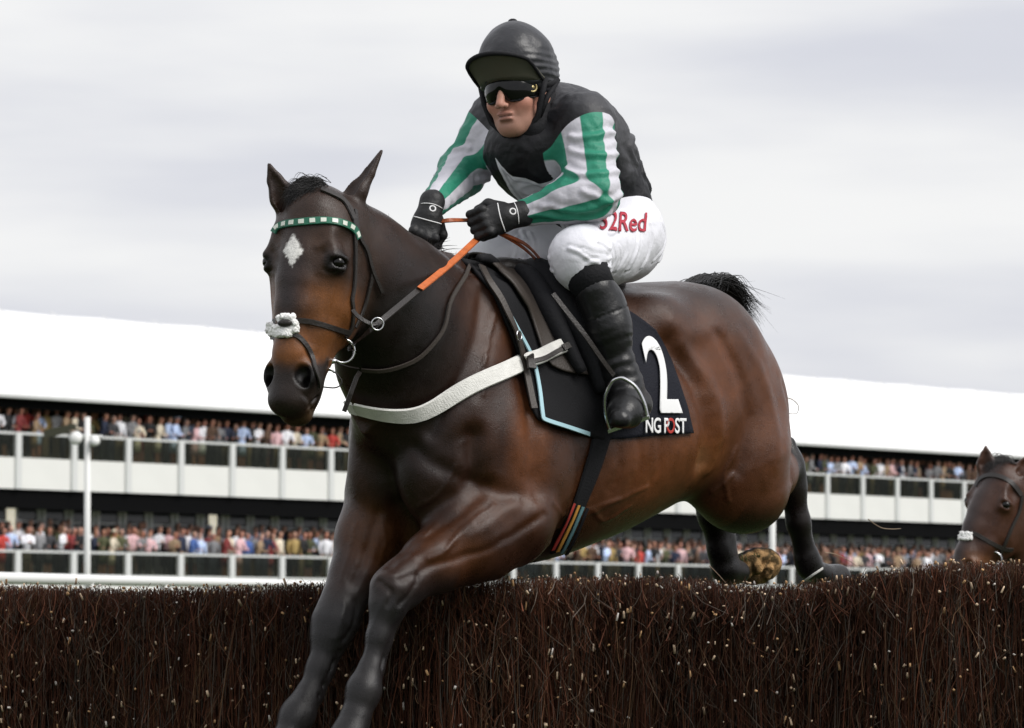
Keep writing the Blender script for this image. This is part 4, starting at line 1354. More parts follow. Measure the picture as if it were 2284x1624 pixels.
def patch(rows, offs, n=26, bvh=None):
    """cloth laid on the horse: rows are picture polylines from front edge to rear edge, top to bottom"""
    rr = [catmull(r, 10) for r in rows]
    k = max(len(r) for r in rr)
    rr = [np.stack([np.interp(np.linspace(0, 1, n), np.linspace(0, 1, len(r)), r[:, i]) for i in (0, 1)], 1) for r in rr]
    G = np.stack(rr)                       # rows, n, 2
    m = 24
    t0 = np.linspace(0, 1, len(rr)); t1 = np.linspace(0, 1, m)
    G = np.stack([np.stack([np.interp(t1, t0, G[:, i, j]) for i in range(n)], 1) for j in (0, 1)], -1)
    P3 = np.zeros((m, n, 3)); ok = np.zeros((m, n), bool)
    for i in range(m):
        for j in range(n):
            h = cast(G[i, j, 0], G[i, j, 1], bvh)
            if h is not None: P3[i, j] = h[0] + h[1] * offs; ok[i, j] = True
    # points off the body: carry on from the neighbour below
    for j in range(n):
        for i in range(m - 2, -1, -1):
            if not ok[i, j]:
                P3[i, j] = P3[i + 1, j]
    for _ in range(2):
        Q3 = P3.copy(); Q3[1:-1, 1:-1] = .5 * P3[1:-1, 1:-1] + .125 * (P3[:-2, 1:-1] + P3[2:, 1:-1] + P3[1:-1, :-2] + P3[1:-1, 2:]); P3 = Q3
    faces = [(i * n + j, i * n + j + 1, (i + 1) * n + j + 1, (i + 1) * n + j) for i in range(m - 1) for j in range(n - 1)]
    return P3.reshape(-1, 3), faces, m, n
def cloth(name, rows, offs, mat, parent, thick=.004, over=True, n=26):
    V, F, m, n = patch(rows, offs, n)
    vs = list(V); fs = list(F)
    if over:                                # over the back and down the far side
        W = mirror_h(V); b = len(V)
        vs += list(W); fs += [tuple(b + i for i in reversed(f)) for f in F]
        steps = 8
        top0 = V[:n]; top1 = W[:n]
        prev = list(range(n))
        for k in range(1, steps):
            t = k / steps
            r = top0 * (1 - t) + top1 * t
            r[:, 2] += .035 * math.sin(math.pi * t)
            idx = list(range(len(vs), len(vs) + n)); vs += list(r)
            fs += [(prev[j + 1], prev[j], idx[j], idx[j + 1]) for j in range(n - 1)]; prev = idx
        idx = list(range(b, b + n))
        fs += [(prev[j + 1], prev[j], idx[j], idx[j + 1]) for j in range(n - 1)]
    o = mesh_obj(name, np.array(vs), fs, mat, parent)
    md = o.modifiers.new('thick', 'SOLIDIFY'); md.thickness = thick; md.offset = 1
    bvh = BVHTree.FromPolygons([tuple(v) for v in V], F)
    return o, bvh

def build_tack():
    hang = lambda px, py, l=0: PL(px, py, l)
    # ---- number cloth
    nc = empty('number_cloth', hang(1450, 800, .2))
    tag(nc, 'black saddle cloth with a big white 2, behind the rider on the racehorse', 'saddle cloth')
    o, bv = cloth('cloth', [
        [(1250, 668), (1330, 676), (1384, 690), (1425, 712), (1459, 737)],
        [(1262, 760), (1340, 760), (1420, 765), (1478, 772)],
        [(1275, 850), (1360, 850), (1440, 848), (1508, 850)],
        [(1300, 920), (1380, 925), (1450, 922), (1528, 910)],
        [(1320, 978), (1378, 979), (1452, 972), (1541, 966)]], .010, M_CLOTH, nc)
    # lettering follows the slant of the rear edge
    def two(x, y):          # x 0..~.55, y 0..~.7 of font size 1
        yy = 1 - y / .70
        return 1422 + 44 * yy ** 1.3 + x * 104, 754 + yy * 164
    drape_text('2', 1.0, two, bv, M_WHITEP, o, 'number', .0075, dense=.06, bold=.018)
    def post(x0):
        def f(x, y):
            return x0 + x * 24.0 - 0 * y, 965 - y * 46 + (x0 + x * 24.5 - 1445) * .012
        return f
    drape_text('NG P', 1.0, post(1434), bv, M_WHITEP, o, 'lettering', .0075, dense=.12, spacing=.95, bold=.022)
    drape_text('O', 1.0, post(1481), bv, M_REDPRINT2, o, 'red_letter', .0075, dense=.12, bold=.022)
    drape_text('ST', 1.0, post(1500), bv, M_WHITEP, o, 'lettering', .0075, dense=.12, bold=.022)

    # ---- saddle with pad, flap, girth, stirrups
    sd = empty('saddle', hang(1250, 640, .0))
    tag(sd, 'black racing saddle with pale blue edged pad, girth and stirrup irons under the rider', 'saddle')
    pad, pbv = cloth('saddle_pad', [
        [(1050, 606), (1110, 618), (1180, 640), (1300, 655)],
        [(1095, 655), (1150, 668), (1220, 690), (1330, 710)],
        [(1132, 745), (1190, 750), (1260, 760), (1340, 780)],
        [(1160, 820), (1210, 824), (1270, 840), (1345, 860)],
        [(1176, 905), (1220, 912), (1270, 925), (1345, 935)],
        [(1196, 938), (1240, 954), (1280, 968), (1340, 982)]], .013, M_PAD, sd, .007)
    strap('pad_trim', [(1104, 650), (1124, 690), (1152, 742), (1178, 790), (1190, 826), (1200, 880), (1206, 928), (1212, 938), (1250, 951), (1309, 969)], .0125, M_TRIM, pad, .0085, .003, 8, pbv)
    flap, fbv = cloth('saddle_flap', [
        [(1088, 603), (1150, 612), (1210, 640), (1290, 655)],
        [(1128, 640), (1180, 655), (1240, 672), (1325, 690)],
        [(1160, 690), (1200, 702), (1262, 720), (1335, 745)],
        [(1180, 745), (1220, 755), (1272, 772), (1330, 800)],
        [(1198, 795), (1225, 808), (1262, 818), (1318, 838)],
        [(1218, 822), (1240, 832), (1264, 838), (1300, 842)]], .026, M_LEATHER2, sd, .006)
    # padded roll and cloth bunched under the rider's knee
    for rows, w in (([(1050, 598), (1100, 596), (1146, 600), (1185, 624), (1225, 668), (1262, 730), (1300, 800), (1330, 880)], [.020, .038, .060, .080, .09, .085, .07, .05]),
                    ([(1120, 606), (1170, 640), (1205, 700), (1240, 770), (1280, 840)], [.03, .05, .06, .05, .03])):
        q = catmull(rows, 6); C = []
        for x, y in q:
            h = cast(x, y)
            C.append(h[0] + h[1] * .035 if h is not None else PL(x, y, .0))
        C = smooth_rows(C, 4)
        mb = MB(); r = np.interp(np.linspace(0, 1, len(C)), np.linspace(0, 1, len(w)), w) * .5
        mb.tube(C, list(r), 14); mb.build('knee_roll', M_BLACK, sd, True)
        mb = MB(); mb.tube(mirror_h(C), list(r), 14); mb.build('knee_roll', M_BLACK, sd, True)
    # seat under the rider
    S = SDF(*grid_for(P(1440, 560, 0) - np.array([.1, .25, .16]), P(1130, 600, 0) + np.array([.12, .25, .14]), .009))
    S.chain([P(1120, 598, 0), P(1200, 622, 0), P(1280, 632, 0), P(1340, 632, 0)], [.055, .075, .085, .07], .05, flat=(0, 0, 1), f=.55)
    V, Q = S.mesh(); mesh_obj('seat', from_h(V), Q, M_LEATHER, sd)
    # girth
    strap('girth', [(1350, 930), (1338, 975), (1322, 1030), (1302, 1085), (1280, 1140), (1258, 1190), (1243, 1222)], .060, M_PAD, sd, .006, .006)
    g0 = [(1270, 1120), (1256, 1155), (1240, 1190), (1226, 1218)]
    for k, (m, nm) in enumerate(((M_REDWEB, 'red_stripe'), (M_YELLOW, 'yellow_stripe'), (M_TEAL, 'teal_stripe'), (M_BLACK, 'black_stripe'))):
        strap('girth_' + nm, [(x + 1 + k * 10.5, y + 3 * k) for x, y in g0], .0125, m, sd, .0135, .002)
    mb = MB(); mb.tube([PL(1222, 1222, .1), PL(1240, 1226, .08), PL(1268, 1216, .06)], .009, 8); mb.build('girth_end', M_REDWEB, sd, True)
    mb = MB(); mb.tube([PL(1190, 1250, .06), PL(1225, 1243, .03), PL(1275, 1226, .0)], [.006, .005, .002], 8); mb.build('loose_strap', M_LEATHER, sd, True)
    # stirrup leather and irons
    toe = J_TOE
    for q in (1, -1):
        mm = np.array([1, q, 1])
        sp = [P(1232, 655, .27), P(1262, 694, .30), P(1304, 748, .335), P(1340, 800, .35), P(1368, 838, .355)]
        C = np.array([from_h(p * mm) for p in catmull(sp, 6)])
        n_ = unit(dirs_w(np.array([.5, q * 1.0, .1])))
        mb = MB(); band(mb, C, np.tile(n_, (len(C), 1)), .014, .004); mb.build('stirrup_leather', M_LEATHER, sd)
        # iron: arch round the instep with a flat tread
        c0 = from_h(P(1396, 905, .375) * mm)
        up = unit(from_h(P(1374, 842, .36) * mm) - from_h(P(1402, 948, .372) * mm))
        f_ = unit(from_h(toe * mm) - from_h(P(1424, 884, .292) * mm)); f_ = unit(f_ - up * (f_ @ up)); side = np.cross(up, f_)
        if q > 0: side = unit(RGT * .86 + UPV * .42 - FWD * .1); side = unit(side - up * (side @ up) * .6); f_ = unit(np.cross(side, up))
        mb = MB()
        tr = from_h(P(1402, 946, .372) * mm)
        hw, hh = .052, .122
        pts = [tr - side * hw, tr - side * hw * 1.02 + up * hh * .35, tr - side * hw * .82 + up * hh * .72, tr - side * hw * .35 + up * hh * .97, tr + up * hh * 1.02,
               tr + side * hw * .35 + up * hh * .97, tr + side * hw * .82 + up * hh * .72, tr + side * hw * 1.02 + up * hh * .35, tr + side * hw]
        mb.tube(catmull(pts, 5), .0052, 10)
        mb.box(tr, hw * 2 + .012, .024, .009, np.array([side, f_, up]))
        mb.build('stirrup_iron', M_STEEL, sd, False)
    # rider's folded rein end, buckle group by the saddle
    # ---- breast girth
    bg = empty('breast_girth', hang(940, 920, .1))
    tag(bg, 'broad white breast girth strapped across the chest of the racehorse', 'breast girth')
    strap('web', [(800, 900), (835, 910), (868, 917), (905, 921), (932, 919), (962, 906), (1010, 881), (1066, 852), (1110, 832), (1154, 814)], .046, M_WHITEWEB, bg, .019, .005, sm=60)
    strap('web_end', [(1146, 817), (1166, 810), (1200, 797), (1249, 779)], .040, M_WHITEWEB, bg, .040, .005)
    w = strap('web_far_side', [(800, 900), (786, 896)], .046, M_WHITEWEB, bg, .02, .005, 4)
    strap('buckle_strap', [(1162, 822), (1200, 806), (1240, 788)], .013, M_LEATHER, bg, .047, .004)
    strap('buckle_end', [(1228, 793), (1240, 788), (1252, 783)], .019, M_LEATHER, bg, .051, .004)
    strap('loop', [(1148, 786), (1156, 812), (1166, 842)], .026, M_LEATHER, bg, .046, .006)
    strap('hanging_strap', [(1066, 612), (1100, 660), (1120, 706), (1137, 752), (1152, 800), (1166, 850), (1174, 890), (1182, 918)], .020, M_LEATHER2, bg, .024, .004)
    h = cast(1133, 752)
    if h is not None:
        c = h[0] + h[1] * .034; n_ = h[1]; ax0 = unit(np.cross(n_, HZ)); ax1 = np.cross(n_, ax0)
        mb = MB(); mb.torus(c, [ax0, ax1], .012, .0022, 16, 6); mb.build('buckle', M_STEEL, bg, True)
    # ---- neck strap
    ns = empty('neck_strap', hang(960, 770, .1))
    tag(ns, 'thin dark neck strap hanging round the base of the horse neck', 'strap')
    strap('strap', [(1044, 596), (1036, 615), (1018, 640), (998, 676), (990, 720), (974, 752), (937, 793), (899, 813), (852, 825), (808, 822)], .011, M_LEATHER2, ns, .006, .004)
    p0 = cast(806, 824)
    p0 = p0[0] + p0[1] * .01 if p0 is not None else PD(806, 824, 11.8)
    d0 = float(project(p0)[2])
    mb = MB(); band(mb, [p0, PD(796, 840, d0 - .02), PD(782, 878, d0 - .03), PD(767, 918, d0 - .03)], np.tile(-FWD, (4, 1)), .0125, .004)
    mb.build('hanging_end', M_LEATHER, ns)

    # ---- bridle
    br = empty('bridle', from_h(hd(0, .1, .05)))
    tag(br, 'bridle with green and white chequered browband and white fleece noseband on the leaping horse', 'bridle')
    bb_path = [(612, 520), (620, 508), (640, 500), (671, 496), (706, 493), (743, 495), (772, 501), (790, 514), (796, 532)]
    C, N = strap_path(bb_path, .004, 8)
    mb = MB(); band(mb, C, N, .0205, .004); bb = mb.build('browband', M_GREEN, br)
    seg = np.concatenate([[0], np.cumsum(np.linalg.norm(np.diff(C, axis=0), axis=1))])
    for k in range(10):
        a = seg[-1] * (k + .35) / 10; b_ = seg[-1] * (k + .85) / 10
        ts = np.linspace(a, b_, 4)
        cc = np.stack([np.interp(ts, seg, C[:, i]) for i in range(3)], 1); nn = np.stack([np.interp(ts, seg, N[:, i]) for i in range(3)], 1)
        mb = MB(); band(mb, cc + nn * .004, nn, .0125, .0018); mb.build('check', M_SILVERBAND, bb)
    def hs(name, path, w, mat=M_LEATHER, offs=.003, th=.004, par=None): return strap(name, path, w, mat, par or br, offs, th, 6)
    hs('cheek_strap', [(778, 462), (788, 490), (790, 530), (790, 565), (788, 640), (782, 668), (786, 690), (782, 735), (768, 752)], .012)
    hs('throat_strap', [(790, 470), (797, 528), (816, 555), (828, 606), (826, 624), (814, 674), (802, 705), (790, 730)], .011)
    hs('strap_end', [(822, 585), (830, 610), (840, 632), (849, 652)], .010, offs=.006)
    hs('headpiece', [(716, 424), (744, 436), (770, 452), (788, 490)], .018)
    hs('noseband_upper', [(606, 716), (640, 720), (669, 714), (710, 722), (750, 735), (778, 742)], .014)
    hs('noseband_lower', [(608, 752), (634, 752), (657, 744), (682, 771), (694, 794), (699, 818), (708, 843), (712, 862)], .013)
    h1 = cast(640, 733); n1 = h1[1]
    rg = random.Random(5); pc = []
    for k in range(150):
        x, y = rg.uniform(606, 660), rg.uniform(705, 748)
        if (abs(x - 638) < 17 and abs(y - 722) < 7) or (y < 716 and not 624 < x < 658) or (x < 622 and y < 722) or (x > 650 and y > 742): continue
        hh = cast(x, y)
        if hh is None: hh = (PD(x, y, float(project(h1[0])[2])), n1)
        pc.append(to_h(hh[0] + hh[1] * rg.uniform(.003, .010)))
    lo, hi = bounds(pc, .03)
    S = SDF(*grid_for(lo, hi, .0022))
    for p in pc: S.ell(p, rg.uniform(.0055, .0095), None, .003)
    V, Q = S.mesh(); N = vnormals(V, Q)
    V = V + N * (.0045 * (vnoise(V, 240, 1) - .5) + .003 * (vnoise(V, 480, 2) - .5))[:, None]
    mesh_obj('fleece', from_h(V), Q, M_FLEECE, br)
    mb = MB(); mb.ball(h1[0] + n1 * .016 + HZ * .012, (.020, .008, .010), 12, 8, [unit(np.cross(HZ, n1)), n1, HZ]); mb.build('noseband_disc', M_LEATHER, br, True)
    hj_ = cast(760, 778); cj = hj_[0] + hj_[1] * .008 if hj_ is not None else PD(760, 778, 11.5)
    ax0 = unit(RGT * .93 - FWD * -.25); mb = MB(); mb.torus(cj, [ax0, UPV], .030, .0034, 30, 8); mb.build('bit_ring', M_STEEL, br, True)
    db = float(project(cj)[2])
    mb = MB(); mb.tube([PD(728, 806, db - .005), PD(741, 806, db - .012), PD(752, 804, db - .01)], [.006, .0075, .005], 10); mb.build('bit_end', M_STEEL, br, True)
    loop = catmull([PD(x, y, db - .012) for x, y in [(722, 825), (744, 829), (760, 846), (760, 858), (746, 865), (718, 863)]], 6)
    mb = MB(); mb.tube(loop, .0018, 6); mb.build('cord', M_LEATHER, br, True)
    mb = MB(); mb.tube(catmull([PD(720, 822, db - .02), PD(735, 823, db - .02), PD(746, 831, db - .015)], 5), .0030, 8); mb.build('bit_shank', M_STEEL, br, True)
    mb = MB(); mb.tube([PD(752, 811, db), PD(776, 818, db + .05), PD(800, 822, db + .12)], .0020, 6); mb.build('cord', M_LEATHER, br, True)
    # a wisp of strap between the ears
    # ---- reins
    rn = empty('reins', from_h(P(1000, 600, .1)))
    tag(rn, 'orange gripped reins running from the rider gloves to the bit', 'reins')
    hl_ = from_h(ptL(.066, .040, -.034)); dl = float(project(hl_)[2])
    A = PD(1064, 534, dl - .01); Bp = PD(936, 645, 11.66); Cp = PD(842, 723, 11.50); Dp = PD(786, 772, db + .02); Ep = cj + ax0 * .024
    def rein(name, pts, w, mat, nrm=None, thick=.004):
        C = catmull(pts, 8); N = np.tile(unit(-FWD + UPV * .5 + RGT * .1) if nrm is None else unit(nrm), (len(C), 1))
        mb = MB(); band(mb, C, N, w, thick); return mb.build(name, mat, rn)
    rein('rubber_grip', [from_h(ptL(.060, .010, -.040)), A, lerp(A, Bp, .5) + HZ * -.004, Bp], .0185, M_ORANGE, thick=.006)
    rein('leather_rein', [lerp(A, Bp, .97), Cp, Dp, Ep], .0165, M_LEATHER)
    mb = MB(); mb.torus(Cp + (-FWD) * .012, [unit(RGT + FWD * .3), UPV], .0155, .0022, 24, 6); mb.build('martingale_ring', M_STEEL, rn, True)
    rein('martingale_strap', [PD(786, 692, 11.50), PD(800, 708, 11.49), PD(826, 723, 11.49), Cp], .011, M_LEATHER)
    # bridge between the hands
    hr_ = from_h(ptR(.070, -.03, -.03))
    rein('bridge', [PD(972, 496, float(project(hr_)[2]) - .0), PD(1005, 492, float(project(hr_)[2]) - .02), PD(1048, 492, dl + .03)], .0125, M_RUST)
    # far rein down the other side of the neck
    rein('rubber_grip', [from_h(ptR(.07, .0, -.03)), PD(918, 526, float(project(hr_)[2]) - .02), PD(905, 545, float(project(hr_)[2]) + .05), H_far(830, 640)], .0185, M_ORANGE)
    # slack end looping back to the saddle, two plies
    for k in (0, 1):
        rein('slack_end', [from_h(ptL(.05, .03, -.04)), PD(1122 + 6 * k, 526, dl - .0), PD(1164 + 10 * k, 552 - 4 * k, dl + .04), PD(1200 + 9 * k, 586, dl + .10), PD(1222 + 6 * k, 616, dl + .12)], .0115, M_RUST, -FWD + UPV * .8 + RGT * .3)
    mb = MB(); c = PD(1236, 628, dl + .1)
    for k, (dx, dy, r) in enumerate(((0, 0, .022), (-16, -4, .016), (14, 10, .018), (4, 18, .014), (-8, 14, .013))):
        mb.ball(PD(1236 + dx, 628 + dy, dl + .09), (r, r * .8, r * .9), 10, 8)
    mb.build('knot', M_LEATHER, rn, True)
    for x, y in ((1227, 651), (1271, 648)):
        mb = MB(); mb.ball(PD(x, y, dl + .07), (.0060, .005, .0055), 8, 6); mb.build('keeper', M_WHITEP, rn, True)
M_REDPRINT2 = material('red_letter_print', (.45, .03, .02), rough=.6)
J_TOE = P(1386, 932, .395)
def H_far(px, py):
    return from_h(np.array([.30, -.02, .85]))
build_tack()
strap('pastern_tape', [(1796, 1292), (1812, 1280), (1832, 1267)], .007, M_WHITEWEB, horse, .003, .002)

# ------------------------------------------------------------------ hair
def hair_obj(name, strands, r0, mat, parent, sides=3):
    V, Q = [], []
    b = 0
    for pts in strands:
        pts = np.asarray(pts); n = len(pts)
        T = np.gradient(pts, axis=0); T /= np.linalg.norm(T, axis=1)[:, None] + 1e-9
        a = np.cross(T, np.array([.3, .2, .93])); a /= np.linalg.norm(a, axis=1)[:, None] + 1e-9
        c = np.cross(T, a)
        r = r0 * (1 - np.linspace(0, 1, n) ** 2 * .9)
        ring = [pts + (a * math.cos(2 * math.pi * k / sides) + c * math.sin(2 * math.pi * k / sides)) * r[:, None] for k in range(sides)]
        V.append(np.stack(ring, 1).reshape(-1, 3))
        i = np.arange(n - 1)[:, None] * sides; k = np.arange(sides)[None, :]
        q = np.stack([i + k, i + (k + 1) % sides, i + sides + (k + 1) % sides, i + sides + k], -1).reshape(-1, 4)
        Q.append(q + b); b += n * sides
    return mesh_obj(name, np.vstack(V), np.vstack(Q), mat, parent)
def build_hair():
    rg = np.random.default_rng(3)
    # tail: lifted dock, hair streaming back and down
    st = []
    for k in range(1500):
        u = rg.random(); sp = rg.normal(0, 1, 3)
        a = P(1535 + 50 * u, 632 + 22 * u, .0) + np.array([0, .022 * sp[0], .0])
        lift = rg.uniform(.2, 1)
        lat = .026 * sp[0]
        ex, ey = 1652 + rg.normal(0, 13), 716 + rg.normal(0, 24)
        ln = rg.uniform(.55, 1.05)
        b_ = P(1560 + 45 * u, 618 + 14 * u + 10 * (1 - lift), .0) + np.array([0, lat * .6, .006 * sp[1]])
        c = P(1600 + 14 * u, 622 + 36 * (1 - lift) + 6 * sp[1], .0) + np.array([0, lat, 0])
        e = P(ex, ey, .0) + np.array([0, lat * 1.6, 0])
        pts = catmull([a, b_, c, lerp(c, e, ln)], 4)
        pts = pts + np.cumsum(rg.normal(0, .0006, pts.shape), axis=0)
        st.append(from_h(pts))
    for k in range(14):            # long wisps
        e = P(1656 + rg.uniform(-6, 6), 735 + rg.uniform(-20, 20), 0)
        pts = catmull([P(1590, 624, .0), P(1622, 648, .0), P(1648, 700, 0), e], 5) + np.cumsum(rg.normal(0, .002, (16, 3)), axis=0)
        st.append(from_h(pts))
    hair_obj('tail', st, .0014, M_HAIR, horse)
    # dock underneath the hair
    # forelock
    st = []
    for k in range(700):
        sp = rg.normal(0, 1, 3)
        a = hd(.012 * sp[0] + .004, -.188 + .012 * sp[1], -.03 + .012 * sp[2])
        e = hd(-.030 + .016 * sp[0], -.150 + .02 * sp[2], .045 + .006 * sp[1])
        m = hd(-.012 + .016 * sp[0], -.196 + .008 * sp[1], .022)
        pts = catmull([a, m, e], 5) + np.cumsum(rg.normal(0, .0006, (11, 3)), axis=0)
        st.append(from_h(pts))
    loop = catmull([hd(-.065, -.17, .0), hd(-.060, -.205, .0), hd(-.03, -.212, .0), hd(-.018, -.19, .0)], 5)
    st += [from_h(loop)] * 1
    hair_obj('forelock', st, .0008, M_HAIR, horse)
    # mane: short, pulled, lying over the far side with a ragged crest
    st = []
    crest = catmull([H(775, 474, 11.66), H(845, 517, 11.80), H(915, 560, 11.97), P(985, 592, 0), P(1040, 600, 0)], 12)
    for k in range(520):
        t = rg.random() * (len(crest) - 1.001); i = int(t)
        a = lerp(crest[i], crest[i + 1], t - i) + rg.normal(0, .006, 3)
        L_ = rg.uniform(.03, .075)
        wild = rg.random() < .10
        dl_ = np.array([rg.normal(-.3, .4), -1.0, rg.normal(.0, .35)]) if not wild else np.array([rg.normal(-.3, .5), rg.normal(0, .5), 1.0])
        dl_ = unit(dl_) * L_ * (.6 if wild else 1)
        pts = np.array([a, a + dl_ * .35 + np.array([0, 0, .010]), a + dl_ * .7 + np.array([0, 0, -.002]), a + dl_ + np.array([0, 0, -.018 if not wild else .006])])
        st.append(from_h(catmull(pts, 2)))
    # tuft by the rider's hands
    for k in range(60):
        a = P(962 + rg.normal(0, 14), 566 + rg.normal(0, 6), .0)
        d = np.array([rg.normal(0, .03), rg.normal(0, .03), abs(rg.normal(.02, .018))])
        st.append(from_h(catmull([a, a + d * .6, a + d + np.array([0, .015, -.01])], 3)))
    hair_obj('mane', st, .0017, M_HAIR, horse)
build_hair()
# ------------------------------------------------------------------ ground and course
def noise_mat(name, c0, c1, scale, rough=.9, bump=.3, bscale=40, detail=6, spec=.2):
    m = bpy.data.materials.new(name); m.use_nodes = True
    nt = m.node_tree; N, L = nt.nodes, nt.links; b = N['Principled BSDF']
    b.inputs['Roughness'].default_value = rough; b.inputs['Specular IOR Level'].default_value = spec
    tc = N.new('ShaderNodeTexCoord'); n = N.new('ShaderNodeTexNoise')
    n.inputs['Scale'].default_value = scale; n.inputs['Detail'].default_value = detail
    L.new(tc.outputs['Object'], n.inputs['Vector'])
    r = N.new('ShaderNodeValToRGB'); r.color_ramp.elements[0].color = (*c0, 1); r.color_ramp.elements[1].color = (*c1, 1)
    r.color_ramp.elements[0].position = .35; r.color_ramp.elements[1].position = .65
    L.new(n.outputs[0], r.inputs[0]); L.new(r.outputs[0], b.inputs['Base Color'])
    n2 = N.new('ShaderNodeTexNoise'); n2.inputs['Scale'].default_value = bscale; n2.inputs['Detail'].default_value = 5
    L.new(tc.outputs['Object'], n2.inputs['Vector'])
    bp = N.new('ShaderNodeBump'); bp.inputs['Strength'].default_value = bump; bp.inputs['Distance'].default_value = .02
    L.new(n2.outputs[0], bp.inputs['Height']); L.new(bp.outputs[0], b.inputs['Normal'])
    return m
M_TURF = noise_mat('turf', (.030, .050, .014), (.050, .075, .020), 3.0, .95, .8, 60)
g = MB(); g.add([(-2500, -300, 0), (2500, -300, 0), (2500, 4000, 0), (-2500, 4000, 0)], [(0, 1, 2, 3)])
tag(g.build('ground', M_TURF), 'green racecourse turf', kind='structure')

# ------------------------------------------------------------------ the brushwood fence
FA = R(20)                                     # the fence runs right and a little towards the camera
FE = np.array([math.cos(FA), -math.sin(FA), 0.0]); FN = np.array([math.sin(FA), math.cos(FA), 0.0])   # along, through (away)
F0 = PD(850, 1415, 12.16); F0[2] = 0
FTOP = [(-400, 1303), (0, 1304), (150, 1308), (300, 1313), (480, 1304), (750, 1298), (1000, 1291), (1250, 1284), (1450, 1283), (1560, 1296), (1650, 1305), (1750, 1301), (1830, 1292), (1900, 1277), (2000, 1263), (2120, 1251), (2283, 1250), (2700, 1247)]
_a, _z = [], []
for x, y in FTOP:
    r = ray(x, y); t = ((F0 - CAM0) @ FN) / (r @ FN); p = CAM0 + r * t
    _a.append((p - F0) @ FE); _z.append(p[2])
_a = np.array([-5.0] + _a + [5.0]); _z = np.array([_z[0]] + _z + [_z[-1]])
def ftop(a): return np.interp(a, _a, _z)
M_TWIG = material('birch_twigs', attr='Col', rough=.7, spec=.12)
M_CORE = material('fence_heart', (.008, .006, .005), rough=1.0, spec=.05)
M_CUT = material('cut_wood', attr='Col', rough=.8, spec=.2)
